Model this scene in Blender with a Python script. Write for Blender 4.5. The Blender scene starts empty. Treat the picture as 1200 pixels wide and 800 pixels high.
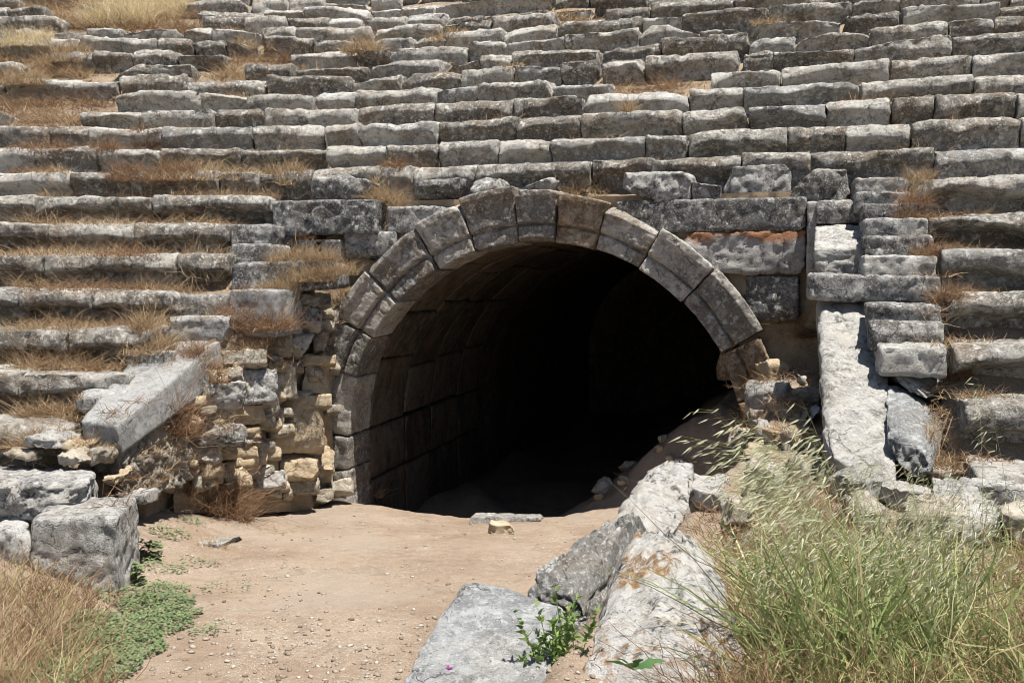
import bpy, math, random
import numpy as np
from mathutils import Vector, Matrix
from mathutils.bvhtree import BVHTree

scene = bpy.context.scene
COL = scene.collection
EYE = 1.7
FPX = 1100.0                      # focal length in pixels of the 1200 px wide photograph
PITCH = math.atan(80 / FPX)

# ------------------------------------------------------------------ camera
cam_d = bpy.data.cameras.new('camera')
cam_d.sensor_width = 36
cam_d.lens = 36 * FPX / 1200
cam_d.clip_start = 0.05
cam_d.clip_end = 2000
cam = bpy.data.objects.new('camera', cam_d)
COL.objects.link(cam)
cam.location = (0, 0, EYE)
cam.rotation_euler = (math.pi / 2 - PITCH, 0, 0)
scene.camera = cam

# ------------------------------------------------------------------ light
SUN = Vector((0.21, -0.17, 0.96)).normalized()
world = bpy.data.worlds.new('World')
scene.world = world
world.use_nodes = True
wn = world.node_tree
sky = wn.nodes.new('ShaderNodeTexSky')
sky.sky_type = 'NISHITA'
sky.sun_disc = False
sky.sun_elevation = math.asin(SUN.z)
sky.sun_rotation = math.atan2(SUN.x, SUN.y)
wn.links.new(sky.outputs[0], wn.nodes['Background'].inputs[0])
wn.nodes['Background'].inputs[1].default_value = 0.052
sl = bpy.data.lights.new('sun', 'SUN')
sl.energy = 5.0
sl.angle = math.radians(0.5)
sl.color = (1.0, 0.95, 0.87)
so = bpy.data.objects.new('sun', sl)
COL.objects.link(so)
so.rotation_euler = SUN.to_track_quat('Z', 'Y').to_euler()
so.location = (0, 0, 30)
scene.view_settings.view_transform = 'Standard'
scene.view_settings.look = 'None'
scene.view_settings.exposure = 1.0
scene.view_settings.gamma = 1.0
scene.cycles.filter_width = 1.0
scene.cycles.max_bounces = 5
scene.cycles.diffuse_bounces = 2

# ------------------------------------------------------------------ numpy noise
def _hash(ix, iy, iz, seed):
    h = (ix.astype(np.uint32) * np.uint32(374761393) + iy.astype(np.uint32) * np.uint32(668265263)
         + iz.astype(np.uint32) * np.uint32(2147483647) + np.uint32((seed * 144665 + 12345) & 0xffffffff))
    h = (h ^ (h >> np.uint32(13))) * np.uint32(1274126177)
    h = (h ^ (h >> np.uint32(16))) * np.uint32(2246822519)
    return ((h ^ (h >> np.uint32(15))) & np.uint32(0xffffff)).astype(np.float64) / 16777215.0

def vnoise(p, seed=0):
    i = np.floor(p).astype(np.int64)
    f = p - i
    f = f * f * (3 - 2 * f)
    x0, y0, z0 = i[:, 0], i[:, 1], i[:, 2]
    fx, fy, fz = f[:, 0], f[:, 1], f[:, 2]
    r = 0
    for dx in (0, 1):
        wx = fx if dx else 1 - fx
        for dy in (0, 1):
            wy = fy if dy else 1 - fy
            for dz in (0, 1):
                wz = fz if dz else 1 - fz
                r = r + _hash(x0 + dx, y0 + dy, z0 + dz, seed) * wx * wy * wz
    return r

def fbm(p, octv=4, seed=0, gain=0.5):
    a, s, t = 1.0, 0.0, 0.0
    q = np.array(p, dtype=np.float64)
    for o in range(octv):
        s = s + a * vnoise(q, seed + o * 17)
        t += a
        a *= gain
        q = q * 2.03 + 11.7
    return s / t * 2 - 1            # about -1..1

def sstep(a, b, x):
    t = np.clip((x - a) / (b - a), 0, 1)
    return t * t * (3 - 2 * t)

# ------------------------------------------------------------------ pixel helpers: where a thing of the photograph stands
CB, SB = math.cos(PITCH), math.sin(PITCH)
def ray(px, py):
    a, b = (px - 600) / FPX, (400 - py) / FPX
    return Vector((a, CB + SB * b, -SB + CB * b))
def W(px, py, Y):
    d = ray(px, py)
    return Vector((0, 0, EYE)) + d * (Y / d.y)

# ------------------------------------------------------------------ linking and tagging
def tag(o, label=None, cat=None, group=None, kind=None):
    if label: o['label'] = label
    if cat: o['category'] = cat
    if group: o['group'] = group
    if kind: o['kind'] = kind
    return o

def thing(name, label, cat, loc, group=None):
    o = bpy.data.objects.new(name, None)
    o.empty_display_size = 0.1
    COL.objects.link(o)
    o.location = loc
    return tag(o, label, cat, group)

ALLV, ALLF, NV = [], [], 0
def register(v, f):
    """keep world geometry so that plants can be stood on it"""
    global NV
    ALLV.append(v)
    ALLF.append(f + NV)
    NV += len(v)

def mesh_from(name, v, f, mat, smooth=True):
    me = bpy.data.meshes.new(name)
    v = np.asarray(v, dtype=np.float32)
    f = np.asarray(f, dtype=np.int32)
    n, k = f.shape
    me.vertices.add(len(v))
    me.vertices.foreach_set('co', v.ravel())
    me.loops.add(n * k)
    me.loops.foreach_set('vertex_index', f.ravel())
    me.polygons.add(n)
    me.polygons.foreach_set('loop_start', np.arange(0, n * k, k, dtype=np.int32))
    if smooth:
        me.polygons.foreach_set('use_smooth', np.ones(n, dtype=bool))
    me.update(calc_edges=True)
    me.validate()
    if mat: me.materials.append(mat)
    return me

def link(name, me, parent=None, loc=(0, 0, 0), rot=None):
    o = bpy.data.objects.new(name, me)
    COL.objects.link(o)
    loc = Vector(loc)
    if parent is not None:
        o.parent = parent
        q = parent
        while q is not None:
            loc = loc - Vector(q.location)
            q = q.parent
    o.location = loc
    if rot is not None: o.rotation_euler = rot
    return o

# ------------------------------------------------------------------ stone builder
_topo = {}
def box_topology(nx, ny, nz):
    key = (nx, ny, nz)
    if key in _topo: return _topo[key]
    def code(i, j, k): return (i * (ny + 1) + j) * (nz + 1) + k
    quads = []
    I, J = np.meshgrid(np.arange(nx), np.arange(ny), indexing='ij'); I, J = I.ravel(), J.ravel()
    for k, fl in ((0, True), (nz, False)):
        q = np.stack([code(I, J, k), code(I + 1, J, k), code(I + 1, J + 1, k), code(I, J + 1, k)], 1)
        quads.append(q[:, ::-1] if fl else q)
    I, K = np.meshgrid(np.arange(nx), np.arange(nz), indexing='ij'); I, K = I.ravel(), K.ravel()
    for j, fl in ((0, False), (ny, True)):
        q = np.stack([code(I, j, K), code(I + 1, j, K), code(I + 1, j, K + 1), code(I, j, K + 1)], 1)
        quads.append(q[:, ::-1] if fl else q)
    J, K = np.meshgrid(np.arange(ny), np.arange(nz), indexing='ij'); J, K = J.ravel(), K.ravel()
    for i, fl in ((0, True), (nx, False)):
        q = np.stack([code(i, J, K), code(i, J + 1, K), code(i, J + 1, K + 1), code(i, J, K + 1)], 1)
        quads.append(q[:, ::-1] if fl else q)
    q = np.concatenate(quads)
    u, inv = np.unique(q, return_inverse=True)
    f = inv.reshape(q.shape)
    k = u % (nz + 1); j = (u // (nz + 1)) % (ny + 1); i = u // ((nz + 1) * (ny + 1))
    p = np.stack([i / nx, j / ny, k / nz], 1) * 2 - 1
    _topo[key] = (p, f)
    return _topo[key]

def stone_geo(dims, cell, seed, rnd=0.035, amp=0.018, freq=2.2, chips=4, chip=0.07, profile=None, fine=0.35, minseg=3, endcut=1.0):
    rg = np.random.default_rng(seed)
    h = np.array(dims) / 2.0
    n = [int(np.clip(round(d / cell), minseg, 64)) for d in dims]
    pn, f = box_topology(*n)
    p = pn * h
    r = min(rnd, h.min() * 0.9)
    q = np.clip(p, -(h - r), h - r)
    nn = p - q
    nn = nn / np.maximum(np.linalg.norm(nn, axis=1, keepdims=True), 1e-9)
    p = q + nn * r
    for c in range(chips):                                   # knocked-off edges and corners
        w = rg.normal(size=3) * np.array([endcut, 1, 1])
        if rg.random() < 0.65:
            w[rg.integers(0, 3)] *= 0.12
        w /= np.linalg.norm(w)
        sup = np.max(p @ w)
        d = sup - chip * rg.uniform(0.25, 1.0)
        ex = p @ w - d
        m = ex > 0
        p[m] -= np.outer(ex[m] * 0.9, w)
    off = rg.uniform(-50, 50, 3)
    a = fbm(p * freq + off, 4, seed % 1000, 0.5)
    b = fbm(p * freq * 5 + off, 3, (seed + 5) % 1000, 0.55)
    rdg = 1 - np.abs(fbm(p * freq * 2.1 + off + 9, 3, (seed + 7) % 1000))
    p = p + nn * (amp * 1.5 * a + amp * fine * 1.6 * b - amp * 0.9 * sstep(0.86, 1.0, rdg))[:, None]
    if profile is not None:
        p = profile(p, h, rg, off)
    return p, f

def seat_profile(strength, worn=0.09, sharp=False):
    """front of a seat: worn round upper edge, hollowed below; the edge wavers"""
    def fn(p, h, rg, off):
        x, y, z = p[:, 0].copy(), p[:, 1].copy(), p[:, 2].copy()
        fr = sstep(0.1, 1.0, -y / h[1])
        xx = x / h[0]
        wav = fbm(np.stack([x * 1.6 + off[0], 0 * x, 0 * x + off[1]], 1), 3, 3)
        # worn edge
        r = worn * (1 + 1.0 * fbm(np.stack([x * 3.2 + off[1], 0 * x, 0 * x + off[2]], 1), 4, 6))
        for _ in range(int(rg.integers(2, 7))):                # spalls along the edge
            r = r + rg.uniform(.03, .10) * sstep(1.0, 0.8, np.abs(x - rg.uniform(-h[0], h[0])) / rg.uniform(.05, .28))
        r = np.clip(r, 0.015, 0.24)
        dy = (-h[1] + r) - y; dz = z - (h[2] - r)
        m = (dy > 0) & (dz > 0)
        L = np.maximum(np.maximum(np.hypot(dy, dz), 1e-6), r)
        k = r / L
        p[m, 1] = ((-h[1] + r) - dy * k)[m]; p[m, 2] = ((h[2] - r) + dz * k)[m]
        v = z / h[2]
        edge = 0.30 + 0.40 * wav - 0.6 * np.abs(xx) ** 4 * rg.uniform(0, 1.0)
        if sharp:
            edge = 0.22 + 0.16 * wav - 0.2 * np.abs(xx) ** 6
            p[:, 1] += strength * sstep(edge + 0.06, edge - 0.12, v) * fr
        else:
            p[:, 1] += strength * sstep(edge + 0.16, edge - 0.30, v) * fr
        wear = fbm(np.stack([x * 1.1 + off[2], y * 1.3, 0 * x + 4.0], 1), 4, 8)
        top = sstep(0.2, 1.0, v)
        p[:, 2] += top * (0.03 * wear)
        p[:, 1] += top * fr * 0.03 * np.clip(wear - wav, -1, 1)
        return p
    return fn

def rot_z(a):
    c, s = math.cos(a), math.sin(a)
    return np.array([[c, -s, 0], [s, c, 0], [0, 0, 1.0]])

def put_stone(name, parent, geo, loc, rot, mat, reg=True):
    """geo in local space; object carries the rotation"""
    p, f = geo
    me = mesh_from(name, p, f, mat)
    o = link(name, me, parent, loc, rot)
    if reg:
        from mathutils import Euler
        R = np.array(Euler(rot).to_matrix()) if rot is not None else np.eye(3)
        register(p @ R.T + np.array(loc), f)
    return o

def mapped_stone(name, parent, dims, fn, mat, **kw):
    """a stone bent through fn: normalised box coordinates -> world"""
    p, f = stone_geo(dims, **kw)
    w = fn(p / (np.array(dims) / 2.0))
    c = w.mean(0)
    me = mesh_from(name, w - c, f, mat)
    o = link(name, me, parent, c)
    register(w, f)
    return o

def hexa(c8):
    """trilinear map onto 8 corners; order x fastest, then y, then z (each - then +)"""
    c8 = np.array([list(c) for c in c8])
    def fn(n):
        t = (n + 1) / 2
        r = 0
        for i in range(8):
            wx = t[:, 0] if i & 1 else 1 - t[:, 0]
            wy = t[:, 1] if i & 2 else 1 - t[:, 1]
            wz = t[:, 2] if i & 4 else 1 - t[:, 2]
            r = r + (wx * wy * wz)[:, None] * c8[i]
        return r
    return fn

# ------------------------------------------------------------------ materials
class NT:
    def __init__(self, name):
        self.m = bpy.data.materials.new(name); self.m.use_nodes = True
        self.t = self.m.node_tree; self.b = self.t.nodes['Principled BSDF']
        self.b.inputs['Roughness'].default_value = 0.95
        self.b.inputs['Specular IOR Level'].default_value = 0.15
    def n(self, typ, **kw):
        x = self.t.nodes.new('ShaderNode' + typ)
        for k, v in kw.items(): setattr(x, k, v)
        return x
    def l(self, a, b): self.t.links.new(a, b)
    def noise(self, vec, scale, detail=6, rough=0.6, dist=0.0):
        x = self.n('TexNoise'); x.inputs['Scale'].default_value = scale; x.inputs['Detail'].default_value = detail
        x.inputs['Roughness'].default_value = rough; x.inputs['Distortion'].default_value = dist
        self.l(vec, x.inputs['Vector']); return x.outputs['Fac']
    def vor(self, vec, scale, out='Distance', rand=1.0, feature='F1'):
        x = self.n('TexVoronoi'); x.feature = feature; x.inputs['Scale'].default_value = scale
        x.inputs['Randomness'].default_value = rand
        self.l(vec, x.inputs['Vector']); return x.outputs[out]
    def ramp(self, fac, a, b):
        x = self.n('MapRange'); x.interpolation_type = 'SMOOTHSTEP'
        x.inputs['From Min'].default_value = a; x.inputs['From Max'].default_value = b
        self.l(fac, x.inputs['Value']); return x.outputs['Result']
    def math(self, op, a, b=None):
        x = self.n('Math', operation=op)
        for i, s in enumerate((a, b)):
            if s is None: continue
            if isinstance(s, (int, float)): x.inputs[i].default_value = s
            else: self.l(s, x.inputs[i])
        return x.outputs[0]
    def mix(self, fac, a, b):
        x = self.n('Mix', data_type='RGBA')
        if isinstance(fac, (int, float)): x.inputs[0].default_value = fac
        else: self.l(fac, x.inputs[0])
        for s, i in ((a, 6), (b, 7)):
            if isinstance(s, tuple): x.inputs[i].default_value = (*s, 1)
            else: self.l(s, x.inputs[i])
        return x.outputs[2]
    def bump(self, h, strength, dist):
        x = self.n('Bump'); x.inputs['Strength'].default_value = strength; x.inputs['Distance'].default_value = dist
        self.l(h, x.inputs['Height']); self.l(x.outputs[0], self.b.inputs['Normal'])
    def coords(self, objrand=True, stretch=None):
        tc = self.n('TexCoord')
        v = tc.outputs['Object']
        if objrand:
            oi = self.n('ObjectInfo')
            mul = self.n('VectorMath', operation='SCALE'); mul.inputs[3].default_value = 1
            cx = self.n('CombineXYZ')
            self.l(self.math('MULTIPLY', oi.outputs['Random'], 71.0), cx.inputs[0])
            self.l(self.math('MULTIPLY', oi.outputs['Random'], 133.0), cx.inputs[1])
            self.l(self.math('MULTIPLY', oi.outputs['Random'], 37.0), cx.inputs[2])
            ad = self.n('VectorMath', operation='ADD')
            self.l(v, ad.inputs[0]); self.l(cx.outputs[0], ad.inputs[1]); v = ad.outputs[0]
            self.rand = oi.outputs['Random']
        if stretch:
            mp = self.n('Mapping'); mp.inputs['Scale'].default_value = stretch
            self.l(v, mp.inputs['Vector']); v = mp.outputs[0]
        return v

def stone_mat(name, light, dark, black=0.5, white=0.5, ochre=(0.20, 0.13, 0.07), ochre_amt=0.4, rust=0.0, rust_col=(0.36, 0.13, 0.04),
              bias=0.0, bump=0.9, stretch=None, rust_top=0.0):
    N = NT(name)
    v = N.coords(True, stretch)
    n1 = N.noise(v, 1.3, 5, 0.6, 0.3)
    n2 = N.noise(v, 6.5, 10, 0.78, 0.3)
    n3 = N.noise(v, 30.0, 6, 0.75)
    n4 = N.noise(v, 2.6, 8, 0.75, 0.6)
    n5 = N.noise(v, 17.0, 8, 0.8, 0.4)
    s = N.math('ADD', N.math('MULTIPLY', n2, 0.45), N.math('MULTIPLY', n1, 0.25))
    s = N.math('ADD', s, N.math('MULTIPLY', n5, 0.30))
    s = N.math('ADD', s, N.math('MULTIPLY', N.math('SUBTRACT', N.rand, 0.5), 0.10))
    col = N.mix(N.ramp(s, 0.45 - bias, 0.55 - bias), dark, light)
    # brown earth staining
    oc = N.math('MULTIPLY', N.ramp(N.noise(v, 2.1, 7, 0.7, 0.4), 0.47, 0.62), ochre_amt)
    col = N.mix(oc, col, ochre)
    # black crust of lichen, in specks that gather into patches
    bm = N.math('ADD', N.math('MULTIPLY', n4, 0.55), N.math('MULTIPLY', n5, 0.45))
    bl = N.math('MULTIPLY', N.ramp(bm, 0.50, 0.57), N.ramp(n3, 0.38, 0.54))
    col = N.mix(N.math('MULTIPLY', bl, black), col, (0.032, 0.031, 0.030))
    # pale crust: round spots and ragged flakes
    nz = N.n('TexNoise'); nz.inputs['Scale'].default_value = 18; nz.inputs['Detail'].default_value = 4
    N.l(v, nz.inputs['Vector'])
    sc = N.n('VectorMath', operation='SCALE'); sc.inputs[3].default_value = 0.12
    wv = N.n('VectorMath', operation='ADD')
    N.l(nz.outputs['Color'], sc.inputs[0]); N.l(v, wv.inputs[0]); N.l(sc.outputs[0], wv.inputs[1])
    vd = N.vor(wv.outputs[0], 10.0)
    wl = N.math('MULTIPLY', N.ramp(vd, 0.33, 0.24), N.ramp(N.noise(v, 3.3, 4, 0.6), 0.48, 0.58))
    wl = N.math('MULTIPLY', wl, N.ramp(n3, 0.34, 0.50))
    wl2 = N.ramp(N.noise(v, 13.0, 9, 0.82, 0.3), 0.545, 0.60)
    wl3 = N.math('MULTIPLY', N.ramp(N.noise(v, 48.0, 4, 0.7), 0.57, 0.63), 0.8)
    w = N.math('MAXIMUM', N.math('MAXIMUM', wl, N.math('MULTIPLY', wl2, 0.85)), wl3)
    col = N.mix(N.math('MULTIPLY', w, white), col, tuple(min(0.66, x * 1.45) for x in light))
    if rust > 0:
        rz = N.math('MULTIPLY', N.math('MULTIPLY', N.ramp(N.noise(v, 1.7, 6, 0.7), 0.53, 0.60), N.ramp(n5, 0.44, 0.56)), rust)
        col = N.mix(rz, col, rust_col)
    if rust_top > 0:
        tc = N.n('TexCoord'); sx = N.n('SeparateXYZ'); N.l(tc.outputs['Generated'], sx.inputs[0])
        zz = N.math('ADD', sx.outputs[2], N.math('MULTIPLY', N.math('SUBTRACT', N.noise(v, 4.0, 6, 0.7), 0.5), 1.2))
        col = N.mix(N.math('MULTIPLY', N.ramp(zz, 0.42, 0.62), 0.55), col, (0.40, 0.40, 0.40))
        col = N.mix(N.math('MULTIPLY', N.ramp(zz, 0.66, 0.92), rust_top), col, (0.36, 0.15, 0.055))
    ce = N.vor(wv.outputs[0], 2.6, feature='DISTANCE_TO_EDGE')
    ck = N.math('MULTIPLY', N.ramp(ce, 0.016, 0.003), N.ramp(N.noise(v, 1.9, 4, 0.6), 0.50, 0.58))
    col = N.mix(N.math('MULTIPLY', ck, 0.5), col, (0.03, 0.027, 0.024))
    pit = N.ramp(N.noise(v, 55.0, 3, 0.6), 0.64, 0.71)
    col = N.mix(N.math('MULTIPLY', pit, 0.7), col, (0.05, 0.045, 0.04))
    N.l(col, N.b.inputs['Base Color'])
    h = N.math('ADD', N.math('MULTIPLY', n2, 0.8), N.math('MULTIPLY', n5, 0.6))
    h = N.math('ADD', h, N.math('MULTIPLY', n3, 0.5))
    h = N.math('SUBTRACT', h, N.math('MULTIPLY', pit, 0.22))
    h = N.math('SUBTRACT', h, N.math('MULTIPLY', ck, 0.5))
    h = N.math('ADD', h, N.math('MULTIPLY', N.noise(v, 95.0, 4, 0.7), 0.2))
    N.bump(h, bump, 0.06)
    return N.m

M = {}
M['seat'] = stone_mat('seat_stone', (0.45, 0.435, 0.40), (0.16, 0.148, 0.13), 0.7, 0.8, (0.20, 0.14, 0.085), 0.5)
M['seat_pale'] = stone_mat('pale_seat_stone', (0.52, 0.51, 0.48), (0.24, 0.235, 0.22), 0.6, 0.7, (0.22, 0.15, 0.09), 0.3)
M['wall'] = stone_mat('wall_stone', (0.43, 0.425, 0.41), (0.13, 0.128, 0.125), 0.85, 0.9, (0.24, 0.19, 0.13), 0.25)
M['rusty'] = stone_mat('rusty_stone', (0.42, 0.40, 0.38), (0.20, 0.19, 0.18), 0.5, 0.5, (0.30, 0.22, 0.15), 0.15, rust_top=0.85)
M['arch'] = stone_mat('arch_stone', (0.52, 0.487, 0.44), (0.18, 0.167, 0.15), 0.55, 0.6, (0.25, 0.18, 0.11), 0.55)
M['arch_warm'] = stone_mat('warm_arch_stone', (0.44, 0.36, 0.27), (0.17, 0.13, 0.09), 0.35, 0.4, (0.30, 0.16, 0.07), 0.5, 0.25)
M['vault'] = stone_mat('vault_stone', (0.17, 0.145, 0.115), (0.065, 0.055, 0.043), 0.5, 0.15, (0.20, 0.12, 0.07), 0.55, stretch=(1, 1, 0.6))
M['boulder'] = stone_mat('boulder_stone', (0.49, 0.48, 0.46), (0.23, 0.225, 0.21), 0.9, 0.5, (0.36, 0.29, 0.2), 0.25, bias=0.04)
M['boulder_lichen'] = stone_mat('lichen_boulder_stone', (0.56, 0.55, 0.525), (0.30, 0.295, 0.28), 0.9, 0.5, (0.36, 0.28, 0.17), 0.25, 0.8, rust_col=(0.32, 0.17, 0.05))
M['boulder_grey'] = stone_mat('grey_boulder_stone', (0.45, 0.46, 0.46), (0.25, 0.26, 0.265), 0.45, 0.6, (0.36, 0.31, 0.24), 0.22, stretch=(1, 1, 2.2))
M['slab'] = stone_mat('pale_slab_stone', (0.45, 0.44, 0.415), (0.25, 0.245, 0.23), 0.7, 0.6, (0.36, 0.3, 0.22), 0.2)
M['coping'] = stone_mat('coping_stone', (0.27, 0.27, 0.267), (0.165, 0.165, 0.162), 0.5, 0.3, (0.3, 0.25, 0.18), 0.12, bump=0.5)
M['tan'] = stone_mat('tan_stone', (0.62, 0.51, 0.36), (0.45, 0.35, 0.235), 0.12, 0.4, (0.40, 0.28, 0.17), 0.35, bump=0.9)
M['rubble'] = stone_mat('rubble_stone', (0.58, 0.53, 0.44), (0.32, 0.28, 0.22), 0.3, 0.6, (0.42, 0.32, 0.2), 0.4)
M['brick'] = stone_mat('red_brick', (0.40, 0.16, 0.08), (0.25, 0.10, 0.05), 0.15, 0.1, (0.3, 0.15, 0.08), 0.4)

def earth_mat(name, a, b, speck, speck_amt, patch=None, bump=0.6):
    N = NT(name)
    v = N.coords(False)
    n1 = N.noise(v, 0.9, 6, 0.6, 0.2); n2 = N.noise(v, 9.0, 8, 0.75); n3 = N.noise(v, 70, 4, 0.7)
    s = N.math('ADD', N.math('MULTIPLY', n1, 0.5), N.math('MULTIPLY', n2, 0.5))
    col = N.mix(N.ramp(s, 0.36, 0.62), a, b)
    g = N.math('MULTIPLY', N.ramp(N.vor(v, 55.0), 0.30, 0.18), N.ramp(N.noise(v, 2.3, 5, 0.7), 0.40, 0.62))
    g2 = N.math('MULTIPLY', N.ramp(N.vor(v, 24.0), 0.17, 0.10), N.ramp(N.noise(v, 3.1, 4, 0.7), 0.46, 0.6))
    g = N.math('MAXIMUM', g, g2)
    col = N.mix(N.math('MULTIPLY', g, speck_amt), col, speck)
    gr = N.math('MULTIPLY', N.ramp(N.noise(v, 38.0, 5, 0.8), 0.535, 0.60), N.ramp(N.noise(v, 1.1, 5, 0.7), 0.42, 0.60))
    col = N.mix(N.math('MULTIPLY', gr, speck_amt * 0.75), col, speck)
    col = N.mix(N.math('MULTIPLY', N.ramp(N.noise(v, 2.2, 7, 0.75, 0.6), 0.52, 0.66), 0.5), col, tuple(x * 0.72 for x in a))
    dk = N.math('MULTIPLY', N.ramp(n3, 0.56, 0.66), 0.5)
    col = N.mix(dk, col, tuple(x * 0.45 for x in a))
    if patch:
        col = N.mix(N.math('MULTIPLY', N.ramp(N.noise(v, 0.55, 4, 0.6), 0.5, 0.64), 0.6), col, patch)
    N.l(col, N.b.inputs['Base Color'])
    h = N.math('ADD', N.math('MULTIPLY', n2, 0.7), N.math('MULTIPLY', n3, 0.5))
    h = N.math('ADD', h, N.math('MULTIPLY', g, 0.4))
    N.bump(h, bump, 0.04)
    return N.m
M['ground'] = earth_mat('dry_earth', (0.195, 0.142, 0.101), (0.272, 0.216, 0.165), (0.42, 0.38, 0.325), 0.9, (0.25, 0.21, 0.17))
M['pebble'] = None
M['hill'] = earth_mat('slope_earth', (0.15, 0.115, 0.08), (0.26, 0.20, 0.14), (0.48, 0.44, 0.38), 0.6)
M['core'] = earth_mat('rubble_core_earth', (0.30, 0.225, 0.15), (0.47, 0.37, 0.25), (0.52, 0.46, 0.38), 0.7, bump=1.0)

def blade_mat(name, cols, trans=0.35):
    N = NT(name)
    geo = N.n('NewGeometry')
    cr = N.n('ValToRGB')
    el = cr.color_ramp.elements
    while len(el) < len(cols): el.new(0.5)
    for i, c in enumerate(cols):
        el[i].position = i / (len(cols) - 1); el[i].color = (*c, 1)
    N.l(geo.outputs['Random Per Island'], cr.inputs[0])
    tr = N.n('BsdfTranslucent'); N.l(cr.outputs[0], tr.inputs[0])
    N.l(cr.outputs[0], N.b.inputs['Base Color'])
    N.b.inputs['Roughness'].default_value = 0.7
    mx = N.n('MixShader'); mx.inputs[0].default_value = trans
    N.l(N.b.outputs[0], mx.inputs[1]); N.l(tr.outputs[0], mx.inputs[2])
    N.l(mx.outputs[0], N.t.nodes['Material Output'].inputs[0])
    return N.m
M['pebble'] = blade_mat('pebble', [(0.12, 0.09, 0.065), (0.22, 0.18, 0.14), (0.34, 0.31, 0.27), (0.17, 0.13, 0.10), (0.28, 0.24, 0.19)], 0.0)
M['straw'] = blade_mat('straw_blades', [(0.26, 0.18, 0.105), (0.39, 0.285, 0.17), (0.50, 0.40, 0.255), (0.32, 0.215, 0.125), (0.22, 0.15, 0.09)])
M['straw_pale'] = blade_mat('pale_straw_blades', [(0.50, 0.40, 0.24), (0.62, 0.52, 0.33), (0.68, 0.60, 0.42)])
M['russet'] = blade_mat('russet_stems', [(0.18, 0.105, 0.06), (0.27, 0.165, 0.098), (0.36, 0.245, 0.15), (0.22, 0.13, 0.075), (0.14, 0.085, 0.055)])
M['twig'] = blade_mat('bare_twigs', [(0.36, 0.29, 0.2), (0.46, 0.38, 0.27)], 0.1)
M['green'] = blade_mat('green_blades', [(0.12, 0.18, 0.06), (0.22, 0.28, 0.10), (0.34, 0.36, 0.17), (0.17, 0.23, 0.08), (0.47, 0.42, 0.24), (0.38, 0.29, 0.16)])
M['green_dry'] = blade_mat('drying_green_blades', [(0.23, 0.29, 0.10), (0.38, 0.37, 0.17), (0.5, 0.43, 0.22), (0.2, 0.27, 0.09), (0.42, 0.32, 0.17)])
M['oat'] = blade_mat('oat_heads', [(0.47, 0.50, 0.33), (0.58, 0.58, 0.42), (0.66, 0.63, 0.48)], 0.45)
M['oat_stem'] = blade_mat('oat_stems', [(0.24, 0.31, 0.11), (0.38, 0.40, 0.19), (0.47, 0.44, 0.25)])
M['cover'] = blade_mat('ground_cover_leaves', [(0.075, 0.12, 0.052), (0.12, 0.175, 0.08), (0.19, 0.23, 0.12), (0.10, 0.15, 0.065), (0.25, 0.23, 0.12)], 0.25)
M['leaf'] = blade_mat('fresh_leaves', [(0.10, 0.18, 0.05), (0.18, 0.27, 0.08), (0.30, 0.36, 0.14)])
M['thistle'] = blade_mat('dark_leaves', [(0.06, 0.14, 0.05), (0.10, 0.19, 0.07)], 0.2)
M['petal'] = blade_mat('pink_petals', [(0.45, 0.12, 0.42), (0.55, 0.2, 0.5)])

# ------------------------------------------------------------------ lay-out of the rows
PHI = math.radians(16.5)
CP, SP = math.cos(PHI), math.sin(PHI)
NR = np.array([SP, CP])                     # away from the camera, normal of the right-hand rows and of the arch wall
B0 = np.array([-3.5, 9.34])
TL, TR = 0.68, 0.665
def top(k):                                 # world height of the tread of row k
    return 0.70 + 0.41 * k - 0.016 * max(0.0, k - 8)
def topv(k): return 0.70 + 0.41 * k - 0.016 * np.maximum(0, k - 8)
def kc_of(x, y):
    kl = (y - B0[1]) / TL
    kr = ((x - B0[0]) * SP + (y - B0[1]) * CP) / TR
    kr = kr + np.clip(x - 1.5, 0, 3) * 0.10 * np.clip(1 - kr / 6.0, 0, 1)
    return np.maximum(kl, kr)
def row_y(k, x):
    lo, hi = 2.0, 40.0
    for _ in range(40):
        m = (lo + hi) / 2
        if kc_of(x, m) > k: hi = m
        else: lo = m
    return hi
def row_px(k, px):                          # plan point where row k's front passes behind pixel column px
    x = 0.0
    for _ in range(30):
        x = 0.5 * x + 0.5 * (px - 600) / FPX * row_y(k, x)
    return x, row_y(k, x)

# arch frame: U along the wall, axis A into the hill
X0, Y0 = 0.285, 11.8
RIN, ZC = 2.60, EYE - 2.20
U = np.array([CP, -SP, 0.0]); A = np.array([SP, CP, 0.0]); O = np.array([X0, Y0, ZC])
def face_pt(u, v, out=0.0):                 # v above the springing; out towards the camera
    return O + U * u + np.array([0, 0, v]) - A * out
def F(px, py, out=0.0):                     # pixel -> (u, v) on the wall plane moved out towards the camera
    d = np.array(ray(px, py)); e = np.array([0, 0, EYE])
    o = O - A * out
    t = np.dot(o - e, A) / np.dot(d, A)
    q = e + d * t - o
    return np.dot(q, U), q[2]

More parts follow.
